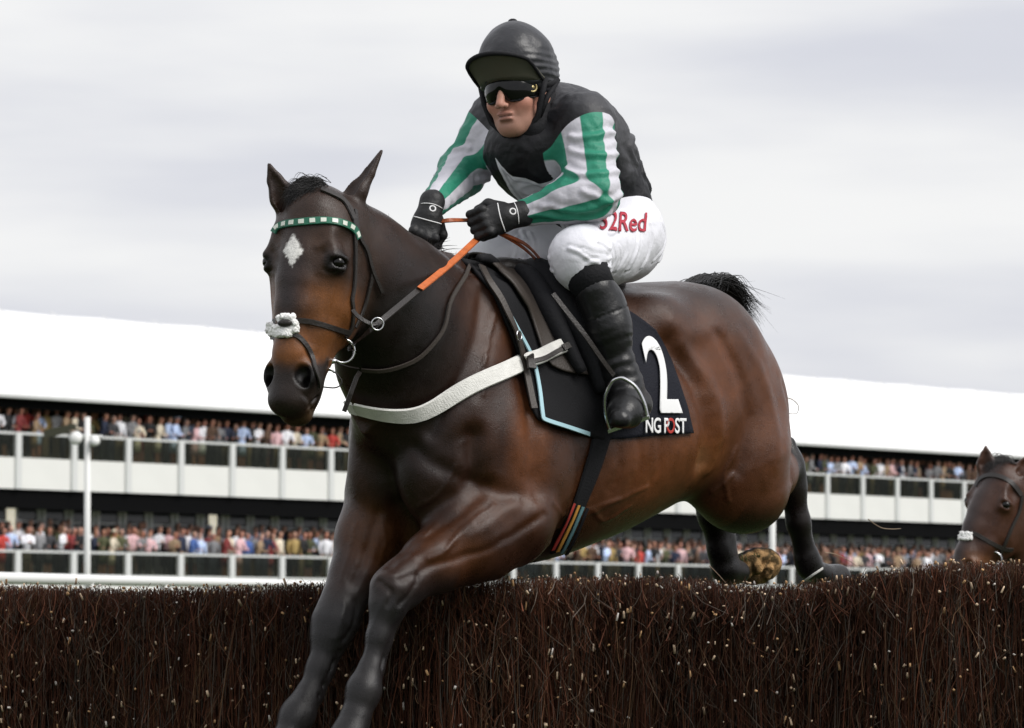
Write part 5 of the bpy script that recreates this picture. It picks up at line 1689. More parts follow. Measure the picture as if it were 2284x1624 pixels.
def build_fence():
    fe = empty('brushwood_fence', F0)
    tag(fe, 'dark brown steeplechase fence of packed birch twigs under the leaping horse', 'fence')
    rg = np.random.default_rng(21)
    # heart of the fence, so no light comes through
    aa = np.linspace(-4.2, 4.0, 42)
    vs, fs = [], []
    for a in aa:
        z = ftop(a) - .07
        for b, zz in ((.11, 0), (.11, z), (.52, z), (.52, 0)):
            vs.append(F0 + FE * a + FN * b + HZ * zz)
    for i in range(len(aa) - 1):
        for k in range(4): fs.append((i * 4 + k, i * 4 + (k + 1) % 4, i * 4 + 4 + (k + 1) % 4, i * 4 + 4 + k))
    fs += [(0, 1, 2, 3), tuple(len(vs) - 4 + k for k in (3, 2, 1, 0))]
    mesh_obj('heart', np.array(vs), fs, M_CORE, fe, smooth=False)
    def strands(n, amin, amax, kind):
        a = rg.uniform(amin, amax, n)
        top = ftop(a)
        if kind == 'face':
            b = np.abs(rg.normal(0, .045, n)); z1 = top - np.abs(rg.normal(0, .012, n)) - rg.random(n) ** 2 * .55 * (rg.random(n) < .55); ln = rg.uniform(.25, .8, n)
            lean = rg.normal(0, .075, (n, 2)); r = rg.uniform(.0009, .0024, n); lean[:, 1] = lean[:, 1] * .4
            b = b + .07 * np.clip(vnoise(np.stack([a * 7, top - z1, a * 0], 1), 3.0, 2) - .45, 0, 1) / .4
        elif kind == 'top':
            b = rg.uniform(-.012, .62, n); z1 = top + rg.normal(-.012, .009, n); ln = np.where(b < .10, rg.uniform(.03, .11, n), rg.uniform(.05, .20, n))
            lean = rg.normal(0, .42, (n, 2)); r = rg.uniform(.0010, .0024, n)
        elif kind == 'side':
            b = rg.normal(.0, .022, n); z1 = top - rg.random(n) * .65; ln = rg.uniform(.02, .12, n)
            lean = rg.normal(0, .55, (n, 2)); lean[:, 1] *= .35; r = rg.uniform(.0007, .0015, n)
        elif kind == 'fork':
            b = rg.normal(-.012, .010, n); z1 = top - .02 - rg.random(n) * .55; ln = rg.uniform(.08, .24, n)
            lean = rg.normal(0, .38, (n, 2)); lean[:, 1] *= .15; r = rg.uniform(.0009, .0020, n)
            half = n // 2                                   # every second one springs from the foot of its neighbour
            a[half:2 * half] = a[:half]; b[half:2 * half] = b[:half]; z1[half:2 * half] = z1[:half] - .02; ln[half:2 * half] = ln[:half] * .7
        else:   # stems
            b = np.abs(rg.normal(.01, .03, n)); z1 = top - rg.random(n) * .5; ln = rg.uniform(.5, 1.1, n)
            lean = rg.normal(0, .035, (n, 2)); r = rg.uniform(.0030, .0055, n); lean[:, 1] *= .4
        ns = 4
        t = np.linspace(0, 1, ns)
        z0 = np.maximum(z1 - ln, .0)
        base = F0 + a[:, None] * FE + b[:, None] * FN
        bend = rg.normal(0, .022 if kind != 'stem' else .012, (n, 2))
        C = np.zeros((n, ns, 3))
        for i, tt in enumerate(t):
            h = (z1 - z0) * (1 - tt)
            off = FE[None] * (-lean[:, 0] * h + bend[:, 0] * math.sin(math.pi * tt))[:, None] + FN[None] * (-lean[:, 1] * h + bend[:, 1] * math.sin(math.pi * tt))[:, None]
            C[:, i] = base + off
            C[:, i, 2] = z0 * (1 - tt) + z1 * tt
        rr = r[:, None] * (1 - .65 * t[None])
        V = np.zeros((n, ns, 3, 3))
        ph = rg.uniform(0, 6.28, n)
        for k in range(3):
            an = ph + 2 * math.pi * k / 3
            V[:, :, k] = C + (np.cos(an)[:, None] * rr)[..., None] * FE + (np.sin(an)[:, None] * rr)[..., None] * FN
        i = np.arange(ns - 1)[:, None] * 3; k = np.arange(3)[None]
        q = np.stack([i + k, i + (k + 1) % 3, i + 3 + (k + 1) % 3, i + 3 + k], -1).reshape(-1, 4)
        Q = (q[None] + (np.arange(n) * ns * 3)[:, None, None]).reshape(-1, 4)
        tone = rg.random(n)
        c = np.array([.062, .0225, .0125])[None] * (0.40 + 1.6 * rg.random(n) ** 1.6)[:, None]
        c[tone < .18] = np.array([.080, .064, .052]) * (.5 + rg.random((tone < .18).sum()))[:, None]
        c[tone > .92] = np.array([.110, .060, .032]) * (.5 + rg.random((tone > .92).sum()))[:, None]
        if kind == 'side': c = c * 1.05 + np.array([.012, .009, .006])
        if kind == 'fork': c = np.array([.105, .070, .046])[None] * (.35 + .8 * rg.random(n))[:, None]
        if kind == 'stem':
            c = np.array([.085, .038, .019])[None] * (.4 + rg.random(n))[:, None]
        if kind == 'top': c = c * 1.15
        c = c * (.55 + .9 * vnoise(np.stack([a, a * 0, a * 0], 1), 4.5, 6) * (.6 + .8 * vnoise(np.stack([a, z1, b], 1), 14, 7)))[:, None]
        cols = np.repeat(c[:, None], ns * 3, 1).reshape(-1, 3)
        return V.reshape(-1, 3), Q, cols
    Vs, Qs, Cs = [], [], []; off = 0
    for n, a0, a1, kd in ((15000, -2.2, 2.0, 'face'), (15000, -2.2, 2.0, 'top'), (9000, -2.2, 2.0, 'side'), (950, -2.2, 2.0, 'stem'), (700, -2.2, 2.0, 'fork'),
                          (2600, -4.2, -2.2, 'face'), (2400, 2.0, 4.0, 'face'), (1600, -4.2, -2.2, 'top'), (1600, 2.0, 4.0, 'top')):
        V, Q, c = strands(n, a0, a1, kd); Vs.append(V); Qs.append(Q + off); Cs.append(c); off += len(V)
    o = mesh_obj('birch_twigs', np.vstack(Vs), np.vstack(Qs), M_TWIG, fe, colors=np.vstack(Cs)); o['kind'] = 'stuff'
    # pale cut ends and peeled stubs
    mb = MB(); cols = []
    for k in range(1900):
        a = rg.uniform(-2.2, 2.0); z = ftop(a) - rg.random() ** 1.1 * .62 - .006
        b = rg.normal(-.016, .012)
        if k % 6 == 0: b = rg.uniform(0, .5); z = ftop(a) + rg.uniform(-.008, .006)
        c = F0 + FE * a + FN * b + HZ * z
        big = rg.random() < .30
        if k > 1050:
            z = ftop(a) + rg.uniform(-.03, .004); b = rg.uniform(-.02, .45); c = F0 + FE * a + FN * b + HZ * z; big = False
        L_ = rg.uniform(.008, .024) if big else rg.uniform(.003, .010)
        d = unit(np.array([rg.normal(0, .25), rg.normal(-.3, .3), 1.0]) if big else rg.normal(0, 1, 3) + np.array([0, -1.0, .6]))
        r = rg.uniform(.0024, .0040) if big else rg.uniform(.0016, .0044)
        n0 = len(mb.v)
        mb.tube([c, c + d * L_], [r, r * rg.uniform(.5, 1)], 5)
        t = rg.random(); base = np.array([.62, .46, .32]) if t < .55 else (np.array([.50, .30, .15]) if t < .85 else np.array([.66, .60, .55]))
        cols += [base * (rg.uniform(.5, 1.25) if k <= 1050 else rg.uniform(.2, .8))] * (len(mb.v) - n0)
    o = mesh_obj('cut_ends', np.array(mb.v), mb.f, M_CUT, fe, colors=np.array(cols)); o['kind'] = 'stuff'
build_fence()

# ------------------------------------------------------------------ the two-storey grandstand
SE = np.array([.6, .8, 0.0]); SN = np.array([-.8, .6, 0.0])      # along the front (to the right, away), into the building
S0 = np.array([-1141.5 / FPX * 170, 170.0, 0.0])
AX = np.array([SE, SN, HZ])
def SP(t, n, z): return S0 + SE * t + SN * n + HZ * z
K = CAM_H - .05
Z_DECK1, Z_RAIL1, Z_DECK2, Z_RAIL2, Z_FAS, Z_SHADE, Z_EAVE, Z_RIDGE = K + 2.22, K + 3.20, K + 6.60, K + 7.60, K + 5.48, K + 4.75, K + 8.92, K + 12.85
BAY = 3.08; T0 = 90 / 1906 * 1350 * .5945 * 0 + 0.92
TA_, TB_ = -20, 31
M_FRAME = material('white_steel', (.68, .69, .68), rough=.5)
M_PANEL = material('white_panel', (.80, .80, .77), rough=.6, vary=.03, vscale=.6)
M_ROOF = material('white_membrane', (.86, .86, .85), rough=.6, vary=.02, vscale=.3)
M_DARK = material('dark_interior', (.012, .013, .014), rough=.9)
M_BEAM_SHADE = material('beam_shade_black', (.0035, .0035, .004), rough=.9, spec=.08)  # near black for the eave beam and the painted shade under the deck
M_DECK = material('deck', (.30, .30, .29), rough=.8)
M_WALLG = material('grey_wall', (.60, .64, .63), rough=.7)
M_WIN = material('window_glass', (.014, .017, .020), rough=.12, spec=.4)
M_SEAM = material('roof_seam', (.70, .70, .70), rough=.6)
def glass_mat():
    m = bpy.data.materials.new('tinted_glass'); m.use_nodes = True
    nt = m.node_tree; N, L = nt.nodes, nt.links; N.clear()
    o = N.new('ShaderNodeOutputMaterial'); mx = N.new('ShaderNodeMixShader'); t = N.new('ShaderNodeBsdfTransparent'); g_ = N.new('ShaderNodeBsdfGlossy')
    t.inputs[0].default_value = (.58, .60, .52, 1); g_.inputs['Roughness'].default_value = .05; g_.inputs[0].default_value = (.8, .85, .8, 1)
    mx.inputs[0].default_value = .02
    L.new(t.outputs[0], mx.inputs[1]); L.new(g_.outputs[0], mx.inputs[2]); L.new(mx.outputs[0], o.inputs[0])
    return m
M_GLASS = glass_mat()
def lit_mat():
    m = bpy.data.materials.new('lit_window'); m.use_nodes = True
    b = m.node_tree.nodes['Principled BSDF']; b.inputs['Base Color'].default_value = (.8, .75, .6, 1)
    b.inputs['Emission Color'].default_value = (1.0, .93, .74, 1); b.inputs['Emission Strength'].default_value = .45
    return m
M_LIT = lit_mat()
stand = empty('grandstand', SP(30, 0, 0))
tag(stand, 'long white two storey grandstand with tent roof behind the fence', 'grandstand')
def part(name, mb, mat, smooth=False): return mb.build(name, mat, stand, smooth)
def shared(name, me_src, loc, mat=None):
    o = bpy.data.objects.new(name, me_src.data); COL.objects.link(o); o.parent = stand
    o.matrix_parent_inverse = Matrix.Translation(-Vector(stand.location)); o.location = Vector([float(x) for x in loc]); return o
def rep_part(name, mb, mat, locs):
    """first piece at the origin of its own mesh, others share the mesh"""
    o = mb.build(name, mat, stand); o.location = Vector([float(x) for x in locs[0]])
    o.matrix_parent_inverse = Matrix.Translation(-Vector(stand.location))
    for l in locs[1:]: shared(name, o, l)
def build_stand():
    TL0, TL1 = T0 + BAY * TA_, T0 + BAY * TB_
    mid, ln = .5 * (TL0 + TL1), TL1 - TL0
    D = 14.0
    def slab(name, z0, z1, n0, n1, mat, t0=TL0, t1=TL1):
        m = MB(); m.box(SP(.5 * (t0 + t1), .5 * (n0 + n1), .5 * (z0 + z1)), t1 - t0, n1 - n0, z1 - z0, AX); return part(name, m, mat)
    slab('lower_deck', Z_DECK1 - .12, Z_DECK1, .12, D, M_DECK)
    slab('base_skirt', .0, Z_DECK1 - .02, .0, .10, M_PANEL)
    slab('upper_deck', Z_FAS + .75, Z_DECK2, .16, D, M_DECK)
    slab('soffit_shade', Z_SHADE, Z_FAS + .05, .12, .32, M_BEAM_SHADE)  # added black strip: the shade under the upper deck, painted
    slab('soffit', Z_FAS + .50, Z_FAS + .62, .80, D, M_PANEL)
    slab('eave_beam', Z_EAVE - .42, Z_EAVE - .06, .15, .5, M_BEAM_SHADE)
    slab('eave_edge', Z_EAVE - .055, Z_EAVE + .05, -.30, .20, M_FRAME)
    slab('upper_back_wall', Z_DECK2, Z_EAVE + 1.2, 6.0, 6.2, M_WIN)
    slab('lower_back_wall', Z_DECK1, Z_FAS + .45, 1.75, 1.9, M_WALLG)
    for k in range(3):
        slab('standing_step', Z_DECK1, Z_DECK1 + .16 * (k + 1), [.80, 1.15, 1.45][k], 1.74, M_DECK)
        slab('standing_step', Z_DECK2, Z_DECK2 + .16 * (k + 1), 1.05 + .62 * k, 5.95, M_DECK)
    # tent roof with slightly sagging bays
    n, m = (TB_ - TA_) * 4, 8
    vs, fs = [], []
    for i in range(n + 1):
        t = lerp(TL0, TL1, i / n); sag = abs(math.sin(math.pi * (t - TL0) / (BAY * 2)))
        for k in range(m + 1):
            u = k / m
            z = lerp(Z_EAVE + .06, Z_RIDGE, u ** .92) - .10 * (1 - sag) * math.sin(math.pi * u) * 0 - .05 * sag * u
            vs.append(SP(t, lerp(-.32, 7.0, u), z))
        vs.append(SP(t, 14.2, Z_EAVE))
    for i in range(n):
        for k in range(m + 1):
            q = i * (m + 2) + k
            fs.append((q, q + m + 2, q + m + 3, q + 1))
    mesh_obj('roof', np.array(vs), fs, M_ROOF, stand)
    ts = [T0 + BAY * i for i in range(TA_, TB_ + 1)]
    for zb, zt, nm in ((Z_DECK1, Z_RAIL1, 'lower'), (Z_FAS, Z_RAIL2, 'upper')):
        m_ = MB(); m_.box((0, 0, (zt - zb) / 2), .30, .16, zt - zb, AX)
        rep_part('post', m_, M_FRAME, [SP(t, -.02, zb) for t in ts])
    for zb, zt in ((Z_DECK1 + .10, Z_RAIL1 - .09), (Z_DECK2 + .06, Z_RAIL2 - .09)):
        m_ = MB(); m_.box((0, 0, 0), BAY - .33, .02, zt - zb, AX)
        rep_part('glass_pane', m_, M_GLASS, [SP(t + BAY / 2, .02, .5 * (zb + zt)) for t in ts[:-1]])
    for z in (Z_RAIL1, Z_RAIL2):
        m_ = MB(); m_.box((0, 0, 0), BAY - .02, .10, .085, AX)
        rep_part('hand_rail', m_, M_FRAME, [SP(t + BAY / 2, .0, z - .045) for t in ts[:-1]])
    m_ = MB(); m_.box((0, 0, 0), BAY - .33, .08, Z_DECK2 + .05 - Z_FAS, AX)
    rep_part('fascia_panel', m_, M_PANEL, [SP(t + BAY / 2, .02, .5 * (Z_DECK2 + .05 + Z_FAS)) for t in ts[:-1]])
    m_ = MB(); m_.box((0, 0, 0), BAY - .33, .08, .10, AX)
    rep_part('kick_rail', m_, M_FRAME, [SP(t + BAY / 2, .02, Z_DECK1 + .05) for t in ts[:-1]])
    # roof columns inside
    m_ = MB(); m_.box((0, 0, 0), .16, .16, Z_EAVE - .4 - Z_DECK2, AX)
    rep_part('roof_column', m_, M_WALLG, [SP(t, 4.6, .5 * (Z_EAVE - .4 + Z_DECK2)) for t in ts[::2]])
    # doors and windows of the lower storey
    zs, ze = Z_DECK1 + .2, Z_FAS + .15
    wm = MB(); wm.box((0, 0, 0), 1.10, .06, ze - zs - .1, AX)
    fm = MB()
    for dx in (-.62, .62): fm.box(SE * dx, .14, .14, ze - zs, AX)
    fm.box(HZ * (ze - zs) / 2, 1.5, .12, .10, AX); fm.box(HZ * (.30), 1.28, .10, .06, AX)
    locs = [SP(t + BAY * f, 1.68, .5 * (zs + ze)) for t in ts[:-1] for f in (.25, .75)]
    rep_part('window', wm, M_WIN, locs); rep_part('window_frame', fm, M_FRAME, [l - SN * .02 for l in locs])
    lm = MB(); lm.box((0, 0, 0), .44, .05, 1.2, AX)
    rep_part('lit_window', lm, M_LIT, [SP(2.3, 1.6, Z_DECK1 + 2.35), SP(14.0, 1.6, Z_DECK1 + 2.35)])
    sm = MB(); sm.box((0, 0, 0), .05, 8.05, .03, [SE, unit(SN * 7.3 + HZ * (Z_RIDGE - Z_EAVE)), unit(np.cross(SE, unit(SN * 7.3 + HZ * (Z_RIDGE - Z_EAVE))))])
    rep_part('roof_seam', sm, M_SEAM, [SP(t, 3.35, .5 * (Z_EAVE + Z_RIDGE) + .13) for t in ts])
build_stand()

# ------------------------------------------------------------------ spectators
def crowd_mat(name, mode):
    m = bpy.data.materials.new(name); m.use_nodes = True
    nt = m.node_tree; N, L = nt.nodes, nt.links; b = N['Principled BSDF']; b.inputs['Roughness'].default_value = .8
    oi = N.new('ShaderNodeObjectInfo')
    if mode == 'top': L.new(oi.outputs['Color'], b.inputs['Base Color'])
    else:
        r = N.new('ShaderNodeValToRGB'); r.color_ramp.interpolation = 'CONSTANT'
        pal = {'low': [(.02, .022, .03), (.05, .05, .055), (.15, .12, .08), (.012, .012, .014), (.06, .07, .10), (.22, .17, .10)],
               'hair': [(.03, .015, .009), (.09, .038, .018), (.012, .01, .01), (.16, .10, .05), (.20, .19, .18), (.05, .028, .016)],
               'skin': [(.52, .25, .17), (.58, .31, .22), (.48, .21, .14), (.60, .34, .26), (.54, .25, .18)]}[mode]
        e = r.color_ramp.elements
        while len(e) < len(pal): e.new(.5)
        for i, c in enumerate(pal): e[i].position = i / len(pal); e[i].color = (*c, 1)
        L.new(oi.outputs['Random'], r.inputs[0]); L.new(r.outputs[0], b.inputs['Base Color'])
    return m
CM = [crowd_mat('spectator_top', 'top'), crowd_mat('spectator_lower', 'low'), crowd_mat('spectator_skin', 'skin'), crowd_mat('spectator_hair', 'hair')]
def person_mesh(kind):
    """standing figure leaning on a rail, facing -Y, one skin: legs, trunk, neck, head, bent arms"""
    mb = MB(); N_ = 10
    def ringsweep(rings, mi):
        mb.mi = mi
        vs, fs = [], []
        for (c, rx, ry) in rings:
            for k in range(N_):
                a = 2 * math.pi * k / N_; vs.append((c[0] + rx * math.cos(a), c[1] + ry * math.sin(a), c[2]))
        for i in range(len(rings) - 1):
            for k in range(N_): fs.append((i * N_ + k, i * N_ + (k + 1) % N_, (i + 1) * N_ + (k + 1) % N_, (i + 1) * N_ + k))
        fs.append(tuple(reversed(range(N_)))); fs.append(tuple((len(rings) - 1) * N_ + k for k in range(N_)))
        mb.add(vs, fs)
    dress = kind in ('dress', 'hat')
    sw = .20 if dress else .235
    if dress: ringsweep([((0, 0, .45), .17, .14), ((0, 0, .70), .19, .15), ((0, 0, .95), .18, .13), ((0, 0, 1.08), .14, .105)], 0)
    for q in (-1, 1):
        ringsweep([((q * .09, -.06, .0), .045, .10), ((q * .09, 0, .07), .045, .05), ((q * .09, 0, .45), .06, .065), ((q * .085, 0, .85), .09, .10), ((q * .06, 0, .97), .09, .11)], 2 if dress else 1)
    ln = .05 if kind != 'upright' else .0
    ringsweep([((0, 0, .90), .165, .115), ((0, -.01, 1.05), .155, .11), ((0, -.02 - ln, 1.25), .19, .125), ((0, -.02 - ln * 1.6, 1.40), sw * .9, .115), ((0, -.02 - ln * 2, 1.48), .10, .075)], 0)
    hx = -.03 - ln * 2
    ringsweep([((0, hx, 1.46), .055, .055), ((0, hx - .01, 1.53), .05, .052)], 2)
    mb.mi = 2; mb.ball((0, hx - .025, 1.64), (.078, .095, .118), 12, 8)
    mb.ball((0, hx - .118, 1.625), (.014, .018, .022), 6, 4)
    mb.mi = 3; mb.ball((0, hx + .012, 1.675), (.086, .092, .098), 12, 8)
    if kind in ('dress',): mb.ball((0, hx + .045, 1.58), (.095, .06, .15), 10, 6)
    if kind == 'hat':
        mb.mi = 0; mb.ball((0, hx, 1.735), (.19, .19, .022), 14, 6); mb.ball((0, hx, 1.77), (.09, .09, .06), 10, 6)
    for q in (-1, 1):
        sh = (q * sw * .92, -.02 - ln * 1.8, 1.42)
        if kind == 'upright': el, wr = (q * .28, .0, 1.13), (q * .24, -.10, .90)
        elif kind == 'clasp': el, wr = (q * .27, -.10, 1.15), (q * .05, -.24, 1.20)
        else: el, wr = (q * .28, -.17, 1.16), (q * .14, -.36, 1.06)
        mb.mi = 0; mb.tube([sh, el, wr], [.058, .05, .038], 8)
        mb.mi = 2; mb.ball(wr, (.042, .05, .035), 8, 5)
    me = bpy.data.meshes.new('spectator')
    me.from_pydata(mb.v, [], mb.f)
    me.polygons.foreach_set('use_smooth', np.ones(len(me.polygons), bool))
    me.polygons.foreach_set('material_index', np.array(mb.m, np.int32))
    for m in CM: me.materials.append(m)
    return me
KINDS = ['lean', 'clasp', 'upright', 'dress', 'hat']
PM = {k: person_mesh(k) for k in KINDS}
TOPS = [('navy blue', (.014, .02, .045), 7), ('black', (.012, .012, .014), 7), ('charcoal', (.04, .04, .045), 6), ('white', (.78, .78, .82), 11), ('pale blue', (.48, .58, .80), 7), ('pink', (.62, .40, .42), 5),
        ('tan', (.30, .21, .13), 8), ('olive', (.07, .075, .035), 4), ('cream', (.60, .53, .42), 4), ('dark red', (.20, .03, .03), 2), ('royal blue', (.05, .10, .28), 2), ('grey', (.20, .20, .21), 6), ('mustard', (.34, .24, .09), 2), ('brown', (.09, .05, .03), 5), ('scarlet', (.45, .05, .04), 1)]
def build_crowd():
    rg = random.Random(77)
    bag = [t for t in TOPS for _ in range(t[2])]
    placed = []
    def row(storey, t0, t1, n, dz, step, jit=.10):
        t = t0
        zb = Z_DECK1 if storey == 'lower' else Z_DECK2
        while t < t1:
            if rg.random() < .93:
                placed.append((storey, t + rg.uniform(-jit, jit), n + rg.uniform(-.08, .10), zb + dz, rg.choice(bag), rg.choices(KINDS, [5, 3, 3, 3, .6])[0], rg.uniform(.98, 1.10)))
            t += step * rg.uniform(.8, 1.2)
    vis = {'upper': [(-1.5, 21.2), (51.5, 71)], 'lower': [(-1.5, 20.5), (31, 70)]}
    front = []
    for st in ('upper', 'lower'):
        for a, b in vis[st]: row(st, a, b, .50, .05, .52)
    nf = len(placed)
    for st in ('upper', 'lower'):
        for a, b in vis[st]: row(st, a + .2, b, 1.00 if st == 'lower' else 1.10, .16, .56)
    for st in ('upper', 'lower'):
        for a, b in vis[st]: row(st, a, b, 1.36 if st == 'lower' else 1.68, .30, .60)
    hid = len(placed)
    for st, a, b in (('upper', 21.2, 51.5), ('lower', 20.5, 31), ('upper', -30, -1.5), ('lower', -30, -1.5), ('upper', 71, 92), ('lower', 70, 92)):
        row(st, a, b, .50, 0, .56); row(st, a, b, 1.05, .16, .56)
    # named individuals: front row wholly, second row until 300
    ind = placed[:300]; rest = placed[300:]
    seen = {}
    RT = Matrix(((SE[0], SN[0], 0), (SE[1], SN[1], 0), (0, 0, 1))).to_4x4()
    info = []
    for i, (st, t, n, z, top, kind, s) in enumerate(ind):
        bay = int(math.floor((t - T0) / BAY)) + 1
        side = 'left of horse' if t < 25 else 'right of horse'
        info.append((st, side, bay, n > .95, top, kind, t))
    adj = {'dress': 'person in {} dress', 'hat': 'hatted person in {}', 'upright': 'upright person in {}', 'clasp': 'person with clasped hands in {}', 'lean': 'leaning person in {}'}
    groups = {}
    for i, f in enumerate(info): groups.setdefault((f[0], f[1], f[3], f[4][0], f[5]), []).append(i)
    labels = [None] * len(info)
    ordn = 'first second third fourth fifth sixth seventh eighth ninth tenth eleventh twelfth thirteenth fourteenth'.split()
    for key, ids in groups.items():
        ids.sort(key=lambda i: info[i][6])
        st, side, back, top, kind = key
        w = adj[kind].format(top)
        row_ = 'back row' if back else 'front row'
        for k, i in enumerate(ids):
            labels[i] = f'{w}, {row_}, {st} balcony {side}' if len(ids) == 1 else f'{w}, {ordn[k]} in {row_}, {st} balcony {side}'
    for i, (st, t, n, z, top, kind, s) in enumerate(ind):
        o = bpy.data.objects.new('person', PM[kind]); COL.objects.link(o)
        o.matrix_world = Matrix.Translation(Vector([float(v) for v in SP(t, n, z)])) @ RT @ Matrix.Rotation(rg.uniform(-.5, .5), 4, 'Z') @ Matrix.Scale(s, 4)
        v = rg.uniform(1.0, 1.4)
        o.color = (*[c * v for c in top[1]], 1)
        tag(o, labels[i], 'person', 'spectators on the grandstand balconies')
    # those further back in the press
    if rest:
        bm = bmesh.new(); cols = []
        me = bpy.data.meshes.new('crowd')
        for (st, t, n, z, top, kind, s) in rest:
            M = Matrix.Translation(Vector([float(v) for v in SP(t, n, z)])) @ RT @ Matrix.Rotation(rg.uniform(-.5, .5), 4, 'Z') @ Matrix.Scale(s, 4)
            b0 = len(bm.verts); f0 = len(bm.faces)
            bm.from_mesh(PM[kind]); bm.verts.ensure_lookup_table()
            for v in bm.verts[b0:]: v.co = M @ v.co
            bm.faces.ensure_lookup_table()
            for f in bm.faces[f0:]:
                mi = f.material_index
                c = top[1] if mi == 0 else ((.03, .03, .035) if mi == 1 else ((.48, .27, .2) if mi == 2 else rg.choice([(.03, .016, .01), (.014, .012, .012), (.12, .07, .04)])))
                cols.append(c)
        bm.to_mesh(me); bm.free()
        me.materials.clear(); me.materials.append(material('crowd_clothes', attr='FCol', rough=.8))
        at = me.color_attributes.new('FCol', 'FLOAT_COLOR', 'CORNER')
        k = 0; arr = np.ones((len(me.loops), 4), np.float32)
        for p, c in zip(me.polygons, cols):
            p.material_index = 0
            arr[p.loop_start:p.loop_start + p.loop_total, :3] = c
        at.data.foreach_set('color', arr.ravel())
        o = bpy.data.objects.new('crowd', me); COL.objects.link(o)
        tag(o, 'further spectators packed behind the front rows of the grandstand', 'crowd', kind='stuff')
build_crowd()

# ------------------------------------------------------------------ poles, rail
M_WHITEP2 = material('white_paint', (.80, .80, .78), rough=.4)
def pole(px, py_top, d, label, fittings):
    b = PD(px, 1415, d); b[2] = 0
    e = empty('white_pole', b); tag(e, label, 'pole', 'white poles beside the course')
    top = PD(px, py_top, d)
    m = MB(); m.tube([b, lerp(b, top, .5), top], [.045, .042, .038], 12); m.build('shaft', M_WHITEP2, e, True)
    if fittings:
        for dx, dz, r, nm in ((-.15, -.27, .088, 'lamp_drum'), (.10, -.31, .068, 'lamp_drum')):
            c = top + RGT * dx + HZ * dz
            m = MB(); m.tube([c + np.array([.0, .10, .02]), c + np.array([0, .02, 0]), c - np.array([0, .10, .02])], [r * .75, r, r * .92], 16); m.ball(c - np.array([0, .10, .02]), (r * .88, .04, r * .88), 12, 6)
            m.build(nm, M_WHITEP2, e, True)
        m = MB(); m.tube([top + RGT * -.24 + HZ * -.24, top + RGT * .2 + HZ * -.26], [.02, .02], 8); m.build('cross_arm', M_FRAME, e, True)
        c = top + RGT * -.40 + HZ * -.19
        m = MB(); m.box(c, .34, .14, .11, [unit(RGT + UPV * .22), FWD, UPV]); m.box(c + RGT * .2 + UPV * .06, .10, .10, .07); m.build('camera_housing', material('camera_housing_paint', (.05, .05, .03), rough=.5), e)
    return e
pole(195, 930, 60, 'tall white pole carrying two white lamp drums, left of the horse', True)
pole(1722, 1000, 60, 'tall plain white pole seen behind the raised hind leg of the horse', False)
def build_rail():
    a, b = PD(-260, 1284, 24), PD(800, 1306, 46)
    e = empty('running_rail', (a[0], a[1], 0)); tag(e, 'white running rail behind the brushwood fence at far left', 'rail')
    m = MB(); m.tube([lerp(a, b, t) for t in np.linspace(0, 1, 14)], .036, 12); m.build('top_rail', M_WHITEP2, e, True)
    for k in range(8):
        p = lerp(a, b, k / 7.0); m = MB(); m.tube([np.array([p[0], p[1], 0]), p], .03, 10); m.build('rail_post', M_WHITEP2, e, True)
build_rail()

